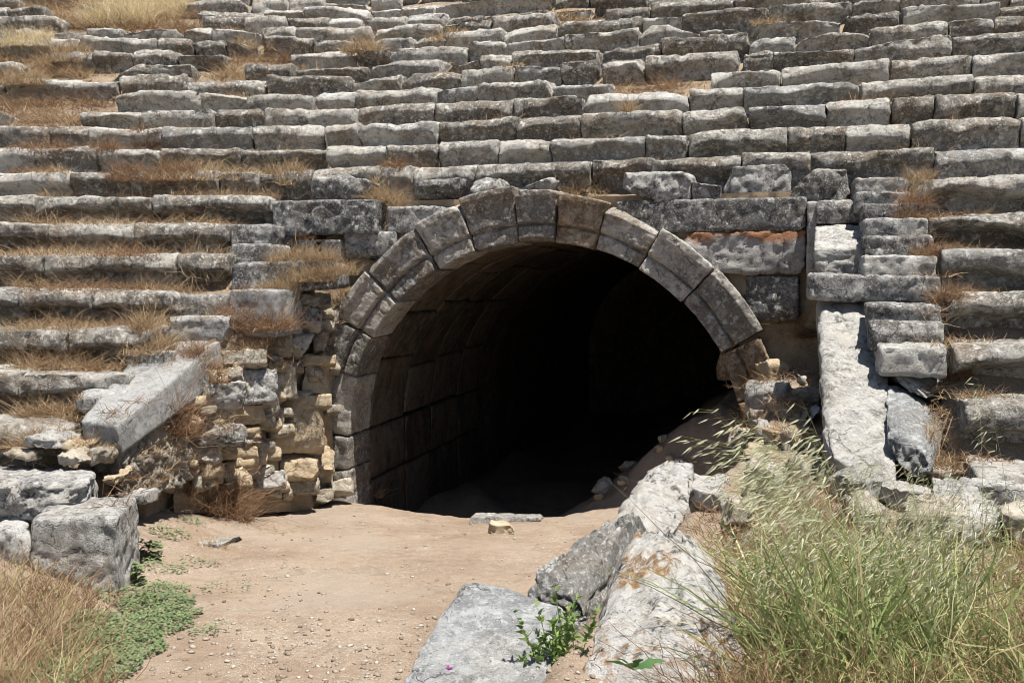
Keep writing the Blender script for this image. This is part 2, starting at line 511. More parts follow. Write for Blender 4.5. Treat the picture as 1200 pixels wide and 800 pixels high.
# ------------------------------------------------------------------ ground
BANK = np.array([[-0.9, -3.0], [-0.35, 3.2], [0.0, 4.3], [0.75, 5.9], [1.35, 7.5], [2.1, 9.0], [2.75, 10.6], [3.0, 11.4], [6.0, 22.0]])
def ground_z(x, y):
    x = np.asarray(x, float); y = np.asarray(y, float)
    yy = np.clip(y, -2, 40)
    path = 0.1 - 0.12 * np.minimum(yy, 12.0)
    uu = (x - X0) * CP - (y - Y0) * SP
    aa = (x - X0) * SP + (y - Y0) * CP
    path = path - 0.10 * np.exp(-((uu + 0.75) / 1.1) ** 2) * sstep(-2.2, -0.2, aa)     # worn hollow in the entrance
    path = path - 0.55 * sstep(-0.25, 0.9, aa) - 0.05 * np.clip(aa, 0, 10)
    # bank on the right
    bx = np.interp(yy, BANK[:, 1], BANK[:, 0])
    wob = fbm(np.stack([y * 0.9, 0 * y, 0 * y + 3], -1).reshape(-1, 3), 3, 21).reshape(y.shape) * 0.12
    t = sstep(-0.25, 0.40, x - bx - wob)
    bank = 0.0 + 0.02 * (yy - 4) + 0.0 * x
    bank = bank + 0.50 * np.exp(-(((x - 3.15) / 0.75) ** 2 + ((y - 10.6) / 0.9) ** 2))
    bank = bank - 0.0 * y
    inside = sstep(-0.15, 0.9, aa)
    t2 = np.clip((uu + 0.15) / 2.4, 0, 1)
    mound = path + t2 * 1.95 + 0.30 * fbm(np.stack([x * 1.5, y * 1.5, 0 * x], -1).reshape(-1, 3), 5, 5).reshape(x.shape)
    z = path * (1 - t) + bank * t
    z = z * (1 - inside) + mound * inside
    # rise on the left, towards the seats
    l = sstep(-2.5, -4.0, x - 0.31 * (y - 9.0) * sstep(8, 12, y)) * (1 - inside)
    z = z + l * 0.30 * sstep(3.0, 7.0, y) * (1 - sstep(9.5, 11.5, y))
    return z

def axis_lines(fine, coarse):
    return np.unique(np.concatenate([np.arange(*fine), np.array(coarse)]))
gx = axis_lines((-6.5, 6.5, 0.045), [-300, -150, -80, -40, -25, -16, -12, -10, -9, -8, -7.2, 6.8, 7.5, 8.5, 10, 12, 16, 25, 40, 80, 150, 300])
gy = axis_lines((2.6, 14.0, 0.045), [-300, -150, -80, -40, -20, -10, -6, -3, -1, 0.2, 1.0, 1.6, 2.1, 14.5, 15.2, 16, 17, 18.5, 20, 23, 30, 60])
GX, GY = np.meshgrid(gx, gy, indexing='ij')
GZ = ground_z(GX, GY)
pp = np.stack([GX, GY, 0 * GX], -1).reshape(-1, 3)
fineamp = (fbm(pp * 2.2, 4, 31) * 0.035 + fbm(pp * 5, 3, 35) * 0.018 + fbm(pp * 11, 3, 33) * 0.014).reshape(GX.shape)
bxg = np.interp(np.clip(GY, -2, 40), BANK[:, 1], BANK[:, 0])
GZ = GZ + fineamp * (0.7 + 1.0 * sstep(-0.5, 0.2, GX - bxg) + 0.6 * sstep(-2.2, -3.2, GX))
def grid_faces(nx, ny):
    i, j = np.meshgrid(np.arange(nx - 1), np.arange(ny - 1), indexing='ij')
    a = (i * ny + j).ravel()
    return np.stack([a, a + ny, a + ny + 1, a + 1], 1)
gv = np.stack([GX, GY, GZ], -1).reshape(-1, 3)
gf = grid_faces(len(gx), len(gy))
o = link('ground', mesh_from('ground', gv, gf, M['ground']))
tag(o, 'bare reddish earth and gravel path running into the arch', kind='structure')
register(gv, gf)

# ------------------------------------------------------------------ earth slope under the seats
def left_edge(y):  return np.interp(y, [5.0, 7.8, 8.5, 9.7, 10.7, 11.5, 12.8], [-4.6, -4.0, -3.78, -3.55, -3.3, -3.3, -3.4])
def right_edge(y): return 3.52 - 0.30 * (10.84 - y) + 0.08
hx = axis_lines((-13, 13, 0.11), [-60, -40, -28, -20, -16, 14.5, 17, 22, 30, 45, 60])
hy = axis_lines((5.0, 25.5, 0.11), [27, 30, 36, 44])
HX, HY = np.meshgrid(hx, hy, indexing='ij')
K = kc_of(HX, HY)
K2 = np.minimum(K, 24.0)
HZ = topv(K2 - 1) - 0.09 + fbm(np.stack([HX, HY, 0 * HX], -1).reshape(-1, 3) * 1.8, 3, 44).reshape(HX.shape) * 0.05
strip_r = np.interp(HY, [6.6, 7.3, 8.7, 10.6, 11.2], [3.2, 3.45, 4.0, 4.5, 4.6])
HZ = HZ - 0.32 * ((HX > right_edge(HY) - .3) & (HX < strip_r) & (HY < 11.3) & (HX > 1.5))
uu = (HX - X0) * CP - (HY - Y0) * SP
aa = (HX - X0) * SP + (HY - Y0) * CP
passage = (HX > left_edge(HY)) & (HX < right_edge(HY)) & (aa < 0.35)
HZ = np.where(aa > 0, np.maximum(HZ, np.where((uu > -3.4) & (uu < 3.4), top(5) - 0.15, -99)), HZ)
hv = np.stack([HX, HY, HZ], -1).reshape(-1, 3)
hf = grid_faces(len(hx), len(hy))
keep = ~(passage.ravel()[hf].any(1)) & (K.ravel()[hf].min(1) > -5.0)
hf = hf[keep]
ed = np.concatenate([hf[:, [0, 1]], hf[:, [1, 2]], hf[:, [2, 3]], hf[:, [3, 0]]])
es = np.sort(ed, 1); key = es[:, 0].astype(np.int64) * len(hv) + es[:, 1]
_, idx, cnt = np.unique(key, return_index=True, return_counts=True)
bd = ed[idx[cnt == 1]]
bm_ = (hv[bd].mean(1))
ab = (bm_[:, 0] - X0) * SP + (bm_[:, 1] - Y0) * CP
ub = (bm_[:, 0] - X0) * CP - (bm_[:, 1] - Y0) * SP
bd = bd[(ab < 0.2) & (np.abs(bm_[:, 0]) < 8)]
nlow = np.unique(bd); remap = {int(a): len(hv) + i for i, a in enumerate(nlow)}
low = hv[nlow].copy(); low[:, 2] = -2.2
sk = np.array([[b[1], b[0], remap[int(b[0])], remap[int(b[1])]] for b in bd])
hv2 = np.concatenate([hv, low]); hf2 = np.concatenate([hf, sk])
o = link('hillside', mesh_from('hillside', hv2, hf2, M['hill'], smooth=True))
tag(o, 'earth slope under the rows of stone seats', kind='structure')
register(hv2, hf2)

# ------------------------------------------------------------------ rows of seats
rng = random.Random(7)
GAPS = []
def fill_row(parent, k, xa, xb, gapfn=None, wmin=0.75, wmax=1.7, jit=1.0, mat='seat', cuts=None):
    x = xa
    i = 0
    while x < xb - 0.15:
        w = rng.uniform(wmin, wmax)
        if rng.random() < 0.16: w *= 0.62
        if x + w > xb - 0.35: w = xb - x
        xc = x + w / 2
        x += w
        i += 1
        yf = row_y(k, xc)
        if gapfn and gapfn(k, xc, yf):
            GAPS.append((xc, k, w)); continue
        e = 0.02
        a = -math.atan2(row_y(k, xc - e) - row_y(k, xc + e), 2 * e)
        ln = w / math.cos(a) - rng.uniform(0.004, 0.016)
        dep = 0.84
        ruin = sstep(6, 14, k) * jit
        hgt = 0.41 + 0.10
        tz = top(k) + rng.gauss(0, 0.008 + 0.007 * ruin) - (0.08 * ruin * (rng.random() < 0.10))
        fwd = rng.gauss(0, 0.014 + 0.010 * ruin) * jit
        n = Vector((math.sin(-a), math.cos(-a)))
        cx, cy = xc + n.x * (dep / 2 + fwd), yf + n.y * (dep / 2 + fwd)
        cell = max(0.03, 0.0034 * yf)
        m = M['seat_pale'] if rng.random() < 0.13 else M[mat]
        big = rng.random()
        geo = stone_geo((ln, dep, hgt), cell, rng.randrange(10 ** 6), rnd=rng.uniform(0.015, 0.035) + 0.015 * ruin,
                        amp=0.016 + 0.009 * ruin, freq=2.6, fine=0.8, chips=4 + int(5 * ruin) + int(big * 4), chip=0.08 + 0.07 * ruin,
                        endcut=0.3, profile=seat_profile(rng.uniform(0.06, 0.18) if k > 5 else rng.uniform(0.20, 0.32), rng.uniform(.05, .13) if k > 5 else rng.uniform(.04, .08), k <= 4 and xc < 0 and rng.random() < .8))
        put_stone('block', parent, geo, (cx, cy, tz - hgt / 2),
                  (rng.gauss(0, 0.012 + 0.02 * ruin), rng.gauss(0, 0.007 + 0.010 * ruin), a + rng.gauss(0, 0.01 + 0.012 * ruin)), m)

def gaps(k, x, y):
    px = 600 + FPX * x / y
    if k >= 16 and 80 < px < 235: return rng.random() < 0.9
    if 9 <= k <= 14 and px < 105: return rng.random() < 0.5
    if k >= 8 and px < 330: return rng.random() < 0.09
    if k == 6 and 130 < px < 360: return rng.random() < 0.5
    if k == 7 and 20 < px < 140: return rng.random() < 0.6
    if k >= 9: return rng.random() < 0.025
    return False

ORD = ['first', 'second', 'third', 'fourth', 'fifth', 'sixth', 'seventh', 'eighth', 'ninth', 'tenth', 'eleventh', 'twelfth',
       'thirteenth', 'fourteenth', 'fifteenth', 'sixteenth', 'seventeenth', 'eighteenth']
left_end = {-2: 20, -1: 62, 0: 147, 1: 176, 2: 204, 3: 266, 4: 267, 5: 317}
right_start = {5: 1066, 4: 1085, 3: 1101, 2: 1109, 1: 1119, 0: 1133, -1: 1150}
LEFTLAB = {-2: 'lowest weathered seat row at the left edge, half buried behind the boulders',
           -1: 'short grey seat row beside the foot of the sloping coping',
           0: 'overhanging grey seat row ending at the coping, dry weeds beneath it',
           1: 'dark hollowed seat row left of the arch ending above the sloping coping',
           2: 'seat row left of the arch with long smooth overhanging lip',
           3: 'seat row left of the arch meeting the big step block, brush at its end',
           4: 'seat row left of the arch running into the two narrow steps',
           5: 'seat row left of the arch level with its top, touching the wall block'}
RIGHTLAB = {-1: 'lowest seat row at the right edge, sunk in dry grass',
            0: 'square ended seat row low on the right above the flat ledge stones',
            1: 'seat row right of the stairs beside the fallen layered slabs',
            2: 'seat row right of the stairs level with the rounded top of the leaning slab',
            3: 'hollowed seat row right of the stairs beside the plain long step',
            4: 'long lipped seat row right of the stairs beside the projecting wall block',
            5: 'seat row right of the stairs at the level of the arch crown'}
for k in range(-2, 6):
    x1, y1 = row_px(k, left_end[k])
    xa = -0.56 * y1 - 1.0
    t = thing('seat_row', LEFTLAB[k], 'stone seats', (x1 - 1.5, y1, top(k) - 0.41), 'lower rows of seats left of the arch')
    fill_row(t, k, xa, x1, gaps, 0.9, 1.9, 1.0)
for k in range(-1, 6):
    x0, y0 = row_px(k, right_start[k])
    xb = 0.56 * y0 + 1.4
    t = thing('seat_row', RIGHTLAB[k], 'stone seats', (x0 + 1.0, y0, top(k) - 0.41), 'lower rows of seats right of the stairs')
    fill_row(t, k, x0, xb, None, 0.9, 1.6, 1.0)
for k in range(6, 22):
    ya = row_y(k, -7); yb = row_y(k, 7)
    t = thing('seat_row', 'weathered grey seat row running the whole width, %s full row above the arch' % ORD[k - 6], 'stone seats',
              (0, row_y(k, 0), top(k) - 0.41), 'full rows of seats above the arch')
    fill_row(t, k, -0.56 * ya - 1.0, 0.56 * yb + 1.2, gaps, 0.62 if k > 8 else 0.7, 1.55)

# loose parapet stones lying on the tread above the arch
t = thing('parapet_course', 'broken course of rounded stones lying right on top of the arch wall', 'stone course', face_pt(0, 3.3))
def face_box(name, parent, pxl, pxr, yt, yb, out, depth, mat, chips=4, chip=0.06, rnd=0.03, amp=0.014, fine=0.5, seed=None, cell=0.03, tilt=0.0):
    u0, v1 = F(pxl, yt, out); u1, v0 = F(pxr, yb, out)
    c = face_pt((u0 + u1) / 2, (v0 + v1) / 2, out - depth / 2)
    geo = stone_geo((u1 - u0, depth, v1 - v0), cell, seed if seed is not None else rng.randrange(10 ** 6), rnd=rnd, amp=amp, chips=chips, chip=chip, fine=fine)
    return put_stone(name, parent, geo, c, (rng.gauss(0, 0.006), tilt, -PHI), mat)
for (a, b, yt, yb, r) in [(362, 440, 206, 237, .10), (482, 548, 211, 241, .11), (550, 602, 209, 236, .07), (603, 646, 207, 232, .09),
                          (724, 811, 202, 236, .06), (812, 845, 199, 236, .05), (846, 926, 193, 237, .13), (928, 998, 198, 236, .06)]:
    face_box('block', t, a, b, yt, yb, -0.05 + rng.uniform(-.06, .06), 0.5, M['wall'], 7, 0.14, r, 0.03)

# ------------------------------------------------------------------ the arch
arch = thing('stone_arch', 'wide round stone arch of moulded voussoirs framing the dark tunnel mouth', 'arch', face_pt(0, -0.9))
def polar(t0, t1, r0, r1, out0, out1):
    """normalised box -> ring segment: x along the arc, y depth (- is the front), z radius"""
    def fn(n):
        th = np.radians(t1 + (t0 - t1) * (n[:, 0] + 1) / 2)
        r = r0 + (r1 - r0) * (n[:, 2] + 1) / 2
        d = out0 + (out1 - out0) * (n[:, 1] + 1) / 2
        return O[None] + U[None] * (r * np.cos(th))[:, None] + np.array([[0, 0, 1.0]]) * (r * np.sin(th))[:, None] - A[None] * d[:, None]
    return fn
def moulding(p, h, rg, off):
    y, z = p[:, 1].copy(), p[:, 2]
    fr = sstep(0.6, 0.95, -y / h[1])
    T = 2 * h[2]
    zz = z + h[2] + 0.018 * fbm(np.stack([p[:, 0] * 1.7 + off[0], 0 * y, 0 * y], 1), 2, 4)   # metres above the intrados
    lip = sstep(T - 0.13, T - 0.09, zz)
    main = 0.034 - 0.012 * np.clip((zz - 0.22) / max(0.1, T - 0.36), 0, 1)
    inner = 0.062 - 0.014 * np.clip(1 - zz / 0.2, 0, 1)
    rec = np.where(zz > 0.215, main, inner) * (1 - lip) - 0.004 * lip
    rec = rec + 0.05 * sstep(0.026, 0.008, np.abs(zz - 0.207))
    p[:, 1] += fr * rec
    return p
JT = [2, 15, 28, 45.4, 60, 73, 84.5, 94.6, 107.7, 120, 135.5, 149, 162]
TH = [.48, .50, .58, .57, .56, .60, .64, .70, .64, .60, .60, .58]
for i in range(len(JT) - 1):
    t0, t1 = JT[i] + 0.14, JT[i + 1] - 0.14
    m = M['arch_warm'] if i in (0, 1, 5) else M['arch']
    ro = RIN + TH[i]
    fwd = rng.uniform(-0.015, 0.02)
    mapped_stone('voussoir', arch, (math.radians(t1 - t0) * (RIN + 0.3), 0.75, TH[i]),
                 polar(t0, t1, RIN + rng.uniform(-.012, .012), ro, 0.06 + fwd, -0.7), m,
                 cell=0.018, seed=rng.randrange(10 ** 6), rnd=0.016, amp=0.008, freq=2.6, chips=5, chip=0.055, profile=moulding, fine=0.6)
# lower left: last ring stone and the jamb, right jamb
mapped_stone('jamb_stone', arch, (0.8, 0.75, 0.32), polar(162.2, 179.8, RIN, RIN + .52, 0.05, -0.7), M['arch'],
             cell=0.028, seed=5, rnd=0.018, amp=0.01, chips=4, chip=0.06, fine=.7, profile=moulding)
for (v1, v0, ww) in [(-0.01, -0.45, .46), (-0.46, -1.4, .44)]:
    for sgn in (-1, 1):
        c = face_pt(sgn * (RIN + ww / 2), (v0 + v1) / 2, -0.32)
        put_stone('jamb_stone', arch, stone_geo((ww, 0.75, v1 - v0), 0.03, rng.randrange(9999), rnd=0.02, amp=0.012, chips=4, chip=0.06, fine=.8),
                  c, (0, 0, -PHI), M['arch'] if sgn < 0 else M['arch_warm'])

# ------------------------------------------------------------------ the vaulted tunnel behind it
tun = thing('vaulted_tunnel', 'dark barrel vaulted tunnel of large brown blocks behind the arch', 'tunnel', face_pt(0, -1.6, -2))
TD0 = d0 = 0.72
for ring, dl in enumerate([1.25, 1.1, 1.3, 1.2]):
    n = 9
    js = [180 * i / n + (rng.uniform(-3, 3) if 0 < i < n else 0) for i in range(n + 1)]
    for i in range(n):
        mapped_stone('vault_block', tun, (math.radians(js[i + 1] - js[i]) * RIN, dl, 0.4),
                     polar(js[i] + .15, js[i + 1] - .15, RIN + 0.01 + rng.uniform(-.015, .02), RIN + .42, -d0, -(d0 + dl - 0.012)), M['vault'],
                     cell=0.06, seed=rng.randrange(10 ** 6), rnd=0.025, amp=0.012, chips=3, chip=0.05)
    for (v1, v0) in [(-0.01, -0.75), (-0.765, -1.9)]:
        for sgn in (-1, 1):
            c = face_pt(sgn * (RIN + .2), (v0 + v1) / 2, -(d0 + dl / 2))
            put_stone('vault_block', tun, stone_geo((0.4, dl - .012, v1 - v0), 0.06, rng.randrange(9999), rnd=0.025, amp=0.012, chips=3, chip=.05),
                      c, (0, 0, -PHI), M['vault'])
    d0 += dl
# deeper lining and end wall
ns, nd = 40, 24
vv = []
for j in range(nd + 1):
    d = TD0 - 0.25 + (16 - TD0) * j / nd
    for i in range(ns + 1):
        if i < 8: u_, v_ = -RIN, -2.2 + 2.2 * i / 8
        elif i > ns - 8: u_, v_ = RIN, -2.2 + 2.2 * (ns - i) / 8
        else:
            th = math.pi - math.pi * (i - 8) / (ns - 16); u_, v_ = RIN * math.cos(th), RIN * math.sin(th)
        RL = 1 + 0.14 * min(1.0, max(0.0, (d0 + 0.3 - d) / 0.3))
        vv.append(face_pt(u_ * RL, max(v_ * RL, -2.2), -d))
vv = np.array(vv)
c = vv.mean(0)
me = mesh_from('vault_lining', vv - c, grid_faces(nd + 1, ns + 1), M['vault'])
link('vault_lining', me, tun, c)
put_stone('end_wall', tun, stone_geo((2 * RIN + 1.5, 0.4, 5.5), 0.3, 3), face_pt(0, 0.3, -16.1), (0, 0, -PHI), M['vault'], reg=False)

# ------------------------------------------------------------------ wall on either side of the arch
wl = thing('arch_wall', 'mottled ashlar wall left of the arch top, with a square hole and red brick', 'wall', face_pt(-2.9, 1.2))
wr = thing('arch_wall', 'coursed grey ashlar wall right of the arch with rust stained block', 'wall', face_pt(3.2, 1.2))
face_box('block', wl, 318, 441, 236, 275, 0.12, 0.8, M['wall'], 4, .09, .03, .02)
face_box('block', wl, 318, 343, 277, 305, 0.10, 0.7, M['wall'], 2, .04, .015)
# block with a square hole: four pieces of one mesh round the hole, joined
def holed_block():
    u0, v1 = F(347, 281, .1); u1, v0 = F(399, 305, .1)
    hu0, hv1 = F(366, 284, .1); hu1, hv0 = F(376, 296, .1)
    V, Fs, nb = [], [], 0
    for (a, b, lo, hi, dd) in [(u0, hu0, v0, v1, .6), (hu1, u1, v0, v1, .6), (hu0, hu1, v0, hv0, .6), (hu0, hu1, hv1, v1, .6), (hu0, hu1, hv0, hv1, .3)]:
        p, f = box_topology(6, 4, 6)
        q = p * np.array([(b - a) / 2, dd / 2, (hi - lo) / 2]) * 1.0
        w = np.array([face_pt((a + b) / 2, (lo + hi) / 2, .1 - .6 + dd / 2)]) + q[:, :1] * U + q[:, 1:2] * A + q[:, 2:] * np.array([[0, 0, 1.0]])
        V.append(w); Fs.append(f + nb); nb += len(w)
    V = np.concatenate(V); Fs = np.concatenate(Fs)
    V = V + fbm(V * 9, 3, 2)[:, None] * 0.008
    c = V.mean(0)
    o = link('holed_block', mesh_from('holed_block', V - c, Fs, M['wall']), wl, c)
    o['label'] = 'grey block with a small square hole'
holed_block()
for (a, b, yt, yb) in [(346, 357, 276, 281), (358, 371, 276, 280), (344, 347, 281, 303)]:
    face_box('brick', wl, a, b, yt, yb, 0.06, 0.3, M['brick'], 1, .01, .005, .005)
face_box('block', wl, 401, 462, 272, 306, 0.04, 0.6, M['wall'], 5, .09, .03, .02)
face_box('block', wl, 453, 545, 242, 271, -0.02, 0.6, M['wall'], 3, .06, .025, .015)
face_box('block', wr, 722, 944, 235, 270, 0.0, 0.8, M['wall'], 4, .05, .022, .012)
face_box('block', wr, 800, 944, 271.5, 321, 0.0, 0.6, M['rusty'], 5, .06, .025, .02, .9)
face_box('block', wr, 868, 936, 323, 376, -0.02, 0.6, M['wall'], 5, .07, .03, .03)
face_box('pilaster', wr, 946, 956, 236, 322, 0.10, 0.6, M['wall'], 2, .03, .015, .01)
face_box('block', wr, 957, 1011, 235, 262, 0.16, 0.8, M['wall'], 3, .05, .025, .012)
mapped_stone('block', wr, (0.56, 0.9, 0.5), hexa([W(955, 322, 10.0), W(1013, 322, 9.85), W(955, 322, 11.0), W(1013, 322, 10.85),
             W(955, 291, 10.0), W(1013, 290, 9.85), W(955, 262, 10.75), W(1013, 262, 10.6)]), M['seat_pale'], cell=0.026, seed=8, rnd=.03, amp=.016, chips=4, chip=.06, fine=.6)
# rough core behind the facing, hollow for the arch
nu, nv = 130, 70
uu_ = np.linspace(-3.6, 3.55, nu); vv_ = np.linspace(-1.9, 3.15, nv)
CU, CV = np.meshgrid(uu_, vv_, indexing='ij')
pc = np.stack([CU, 0 * CU, CV], -1).reshape(-1, 3)
dep = 0.16 - 0.13 * fbm(pc * 2.3, 4, 71) - 0.05 * fbm(pc * 9, 3, 72)
cv = np.array([face_pt(0, 0)]) + CU.reshape(-1, 1) * U + CV.reshape(-1, 1) * np.array([[0, 0, 1.0]]) + dep[:, None] * A
cf = grid_faces(nu, nv)
rr = np.hypot(CU, np.maximum(CV, 0)).ravel()
inside_ = (rr < RIN + 0.22)
cf = cf[~inside_[cf].any(1)]
c = np.array(face_pt(0, 1.0))
for side, par in ((-1, wl), (1, wr)):
    ff = cf[(np.sign(CU.ravel()[cf].mean(1)) == side)]
    o = link('rubble_core', mesh_from('rubble_core', cv - c, ff, M['core']), par, c)
    register(cv, ff)

# ------------------------------------------------------------------ stairs
def pbox(name, parent, pxl, pxr, yt, yb, Y, depth, mat, yaw=0.0, seed=None, label=None, lean=0.0, **kw):
    a = W(pxl, yt, Y); b = W(pxr, yb, Y)
    w, h = b.x - a.x, a.z - b.z
    n = Vector((math.sin(-yaw), math.cos(-yaw), 0))
    c = Vector(((a.x + b.x) / 2, Y, (a.z + b.z) / 2)) + n * depth / 2
    kw.setdefault('cell', max(0.022, 0.003 * Y))
    geo = stone_geo((w, depth, h), seed=seed if seed is not None else rng.randrange(10 ** 6), **kw)
    o = put_stone(name, parent, geo, c, (rng.gauss(0, .008) - lean, rng.gauss(0, .008), yaw), mat)
    if label: o['label'] = label
    return o
st = thing('stairs', 'narrow worn stone stairs left of the arch between seats and coping', 'stairs', W(240, 400, 10.5))
for (a, b, yt, yb, Y) in [(268, 319, 263, 290, 12.15), (268, 319, 286, 310, 11.8), (268, 392, 306, 340, 11.35), (198, 268, 346, 376, 10.9),
                          (196, 268, 371, 400, 10.5), (143, 200, 411, 436, 9.9), (86, 150, 460, 486, 9.1)]:
    pbox('step', st, a, b, yt, yb, Y, 0.75, M['wall'], yaw=-0.1, rnd=.025, amp=.014, chips=4, chip=.06)
pbox('step', st, 265, 327, 339, 395, 10.75, 0.8, M['coping'], yaw=-0.15, rnd=.04, amp=.015, chips=3, chip=.08)
st = thing('stairs', 'narrow grey stone stairs climbing beside the right hand seat rows', 'stairs', W(1050, 350, 9.6))
def proj_y(p):
    d = Vector(p) - Vector((0, 0, EYE))
    f_ = d.y * CB - d.z * SB; u_ = d.y * SB + d.z * CB
    return 400 - FPX * u_ / f_
def solve_kc(px, yt):
    lo, hi = -3.0, 8.0
    for _ in range(30):
        m = (lo + hi) / 2
        x, y = row_px(m, px)
        if proj_y((x, y, top(m))) > yt: lo = m
        else: hi = m
    return lo
for (a, b, yt) in [(1000, 1056, 208), (1002, 1060, 224), (1011, 1076, 238), (1013, 1080, 255), (1014, 1086, 276), (1014, 1092, 299), (955, 1094, 322), (1022, 1098, 357), (1026, 1102, 378), (1036, 1108, 405)]:
    kk = solve_kc((a + b) / 2, yt)
    x, y = row_px(kk, (a + b) / 2)
    if b - a > 100: x += SP * .22; y += CP * .22
    w = (b - a) / FPX * y / math.cos(PHI)
    geo = stone_geo((w, 0.62, 0.26), 0.024, rng.randrange(10 ** 6), rnd=.03, amp=.016, chips=4, chip=.05, fine=.7)
    put_stone('block' if w > 1.0 else 'step', wr if w > 1.0 else st, geo, (x + SP * .31, y + CP * .31, top(kk) - .13), (rng.gauss(0, .01), rng.gauss(0, .012), -PHI), M['wall' if rng.random() < .7 or w > 1 else 'seat_pale'])

# ------------------------------------------------------------------ coping, leaning slab
tl = [W(187, 396, 10.35), W(258, 396, 10.25)]
par = thing('parapet', 'smooth grey coping sloping down left of the arch on a rough base', 'parapet', W(190, 520, 9.4))
cp = hexa([W(100, 519, 8.62), W(144, 532, 8.47), W(190, 432, 11.0), W(278, 434, 10.75),
           W(94, 493, 8.62), W(138, 498, 8.45), W(186, 384, 10.95), W(270, 388, 10.75)])
mapped_stone('coping', par, (0.5, 2.1, 0.25), cp, M['coping'], cell=0.026, seed=12, rnd=0.015, amp=0.006, chips=3, chip=0.03, fine=0.8)
cp = hexa([W(104, 575, 8.75), W(150, 600, 8.55), W(180, 540, 10.9), W(275, 540, 10.6),
           W(104, 506, 8.75), W(140, 516, 8.55), W(190, 418, 10.8), W(258, 418, 10.55)])
mapped_stone('base', par, (0.45, 2.1, 0.8), cp, M['rubble'], cell=0.03, seed=14, rnd=0.03, amp=0.035, freq=3.5, chips=5, chip=0.08, fine=1.2)
cp = hexa([W(975, 600, 7.0), W(1062, 610, 6.9), W(958, 420, 9.6), W(1020, 420, 9.5),
           W(966, 535, 7.0), W(1066, 572, 6.75), W(956, 338, 9.65), W(1032, 344, 9.5)])
o = mapped_stone('leaning_slab', None, (0.6, 2.9, 0.5), cp, M['slab'], cell=0.028, seed=30, rnd=0.10, amp=0.022, chips=7, chip=0.13, fine=0.7)
tag(o, 'long pale pitted slab leaning down right of the arch, rounded at its top', 'stone slab')
for (c8, sd, lab) in [((W(1040, 450, 8.0), W(1085, 470, 7.7), W(1040, 440, 8.7), W(1110, 450, 8.5), W(1036, 412, 8.1), W(1085, 460, 7.8), W(1040, 405, 8.7), W(1108, 430, 8.5)), 3,
                       'upper layered grey slab fallen between the leaning slab and the seats'),
                      ((W(1040, 560, 7.0), W(1092, 560, 6.9), W(1040, 470, 8.1), W(1106, 500, 7.9), W(1040, 500, 7.1), W(1090, 530, 6.9), W(1040, 440, 8.1), W(1104, 480, 7.9)), 4,
                       'lower ridged grey slab lying beside the foot of the leaning slab')]:
    o = mapped_stone('fallen_slab', None, (0.7, 1.0, 0.35), hexa(c8), M['boulder_grey'], cell=0.025, seed=sd, rnd=0.06, amp=0.03, freq=3, chips=7, chip=0.12, fine=0.7)
    tag(o, lab, 'stone slab', 'fallen slabs by the right hand stairs')

# ------------------------------------------------------------------ rubble wall left of the arch
rub = thing('rubble_wall', 'ragged wall of tan and white rubble stones left of the arch', 'wall', W(310, 580, 11.6))
def rub_Y(px): return np.interp(px, [200, 228, 262, 300, 345, 392], [9.5, 9.78, 10.15, 10.65, 11.5, 12.25])
RUB = [(352, 386, 346, 362, 'b', .4), (336, 352, 357, 382, 'r', .3), (343, 374, 362, 388, 'b', .45), (375, 389, 362, 375, 'r', .2), (376, 390, 377, 392, 'r', .3),
       (341, 371, 388, 419, 'b', .35), (372, 391, 394, 420, 'r', .25), (325, 341, 392, 420, 'r', .3), (352, 392, 420, 430, 't', .2),
       (262, 309, 416, 431, 'r', .2), (309, 331, 421, 434, 't', .2), (281, 323, 430, 478, 'b', .3), (265, 283, 436, 448, 'r', .2),
       (324, 353, 427, 470, 'r', .15), (356, 386, 428, 466, 't', .1), (232, 287, 449, 481, 'b', .4), (283, 292, 462, 480, 't', .2),
       (234, 252, 480, 487, 'r', .2), (252, 273, 482, 488, 'r', .2), (239, 270, 487, 502, 't', .25), (271, 312, 480, 500, 't', .25), (311, 330, 472, 496, 'r', .2),
       (331, 387, 468, 480, 't', .15), (232, 286, 502, 526, 'b', .3), (286, 306, 500, 515, 't', .2), (287, 306, 513, 523, 'r', .2),
       (308, 386, 479, 540, 't', .1), (312, 330, 497, 510, 't', .12), (256, 276, 526, 540, 't', .2), (276, 306, 523, 553, 't', .25), (234, 255, 527, 545, 'r', .2),
       (322, 370, 538, 570, 't', .15), (371, 389, 528, 575, 't', .35), (296, 322, 550, 566, 'r', .2), (303, 336, 556, 577, 'b', .35), (336, 372, 566, 580, 'r', .25),
       (240, 262, 545, 560, 't', .2), (262, 296, 553, 572, 't', .2), (372, 392, 576, 590, 'r', .3), (390, 412, 566, 586, 'r', .3)]
rr_ = random.Random(4)
for i in range(95):                                        # smaller stones wedged between
    px = rr_.uniform(225, 392); lo = np.interp(px, [225, 262, 325, 345, 392], [470, 425, 425, 352, 350])
    y0 = rr_.uniform(lo, 575); ww = rr_.uniform(8, 24); hh = rr_.uniform(6, 14)
    RUB.append((px - ww / 2, px + ww / 2, y0, y0 + hh, rr_.choice('rrtt') + 's', .3))
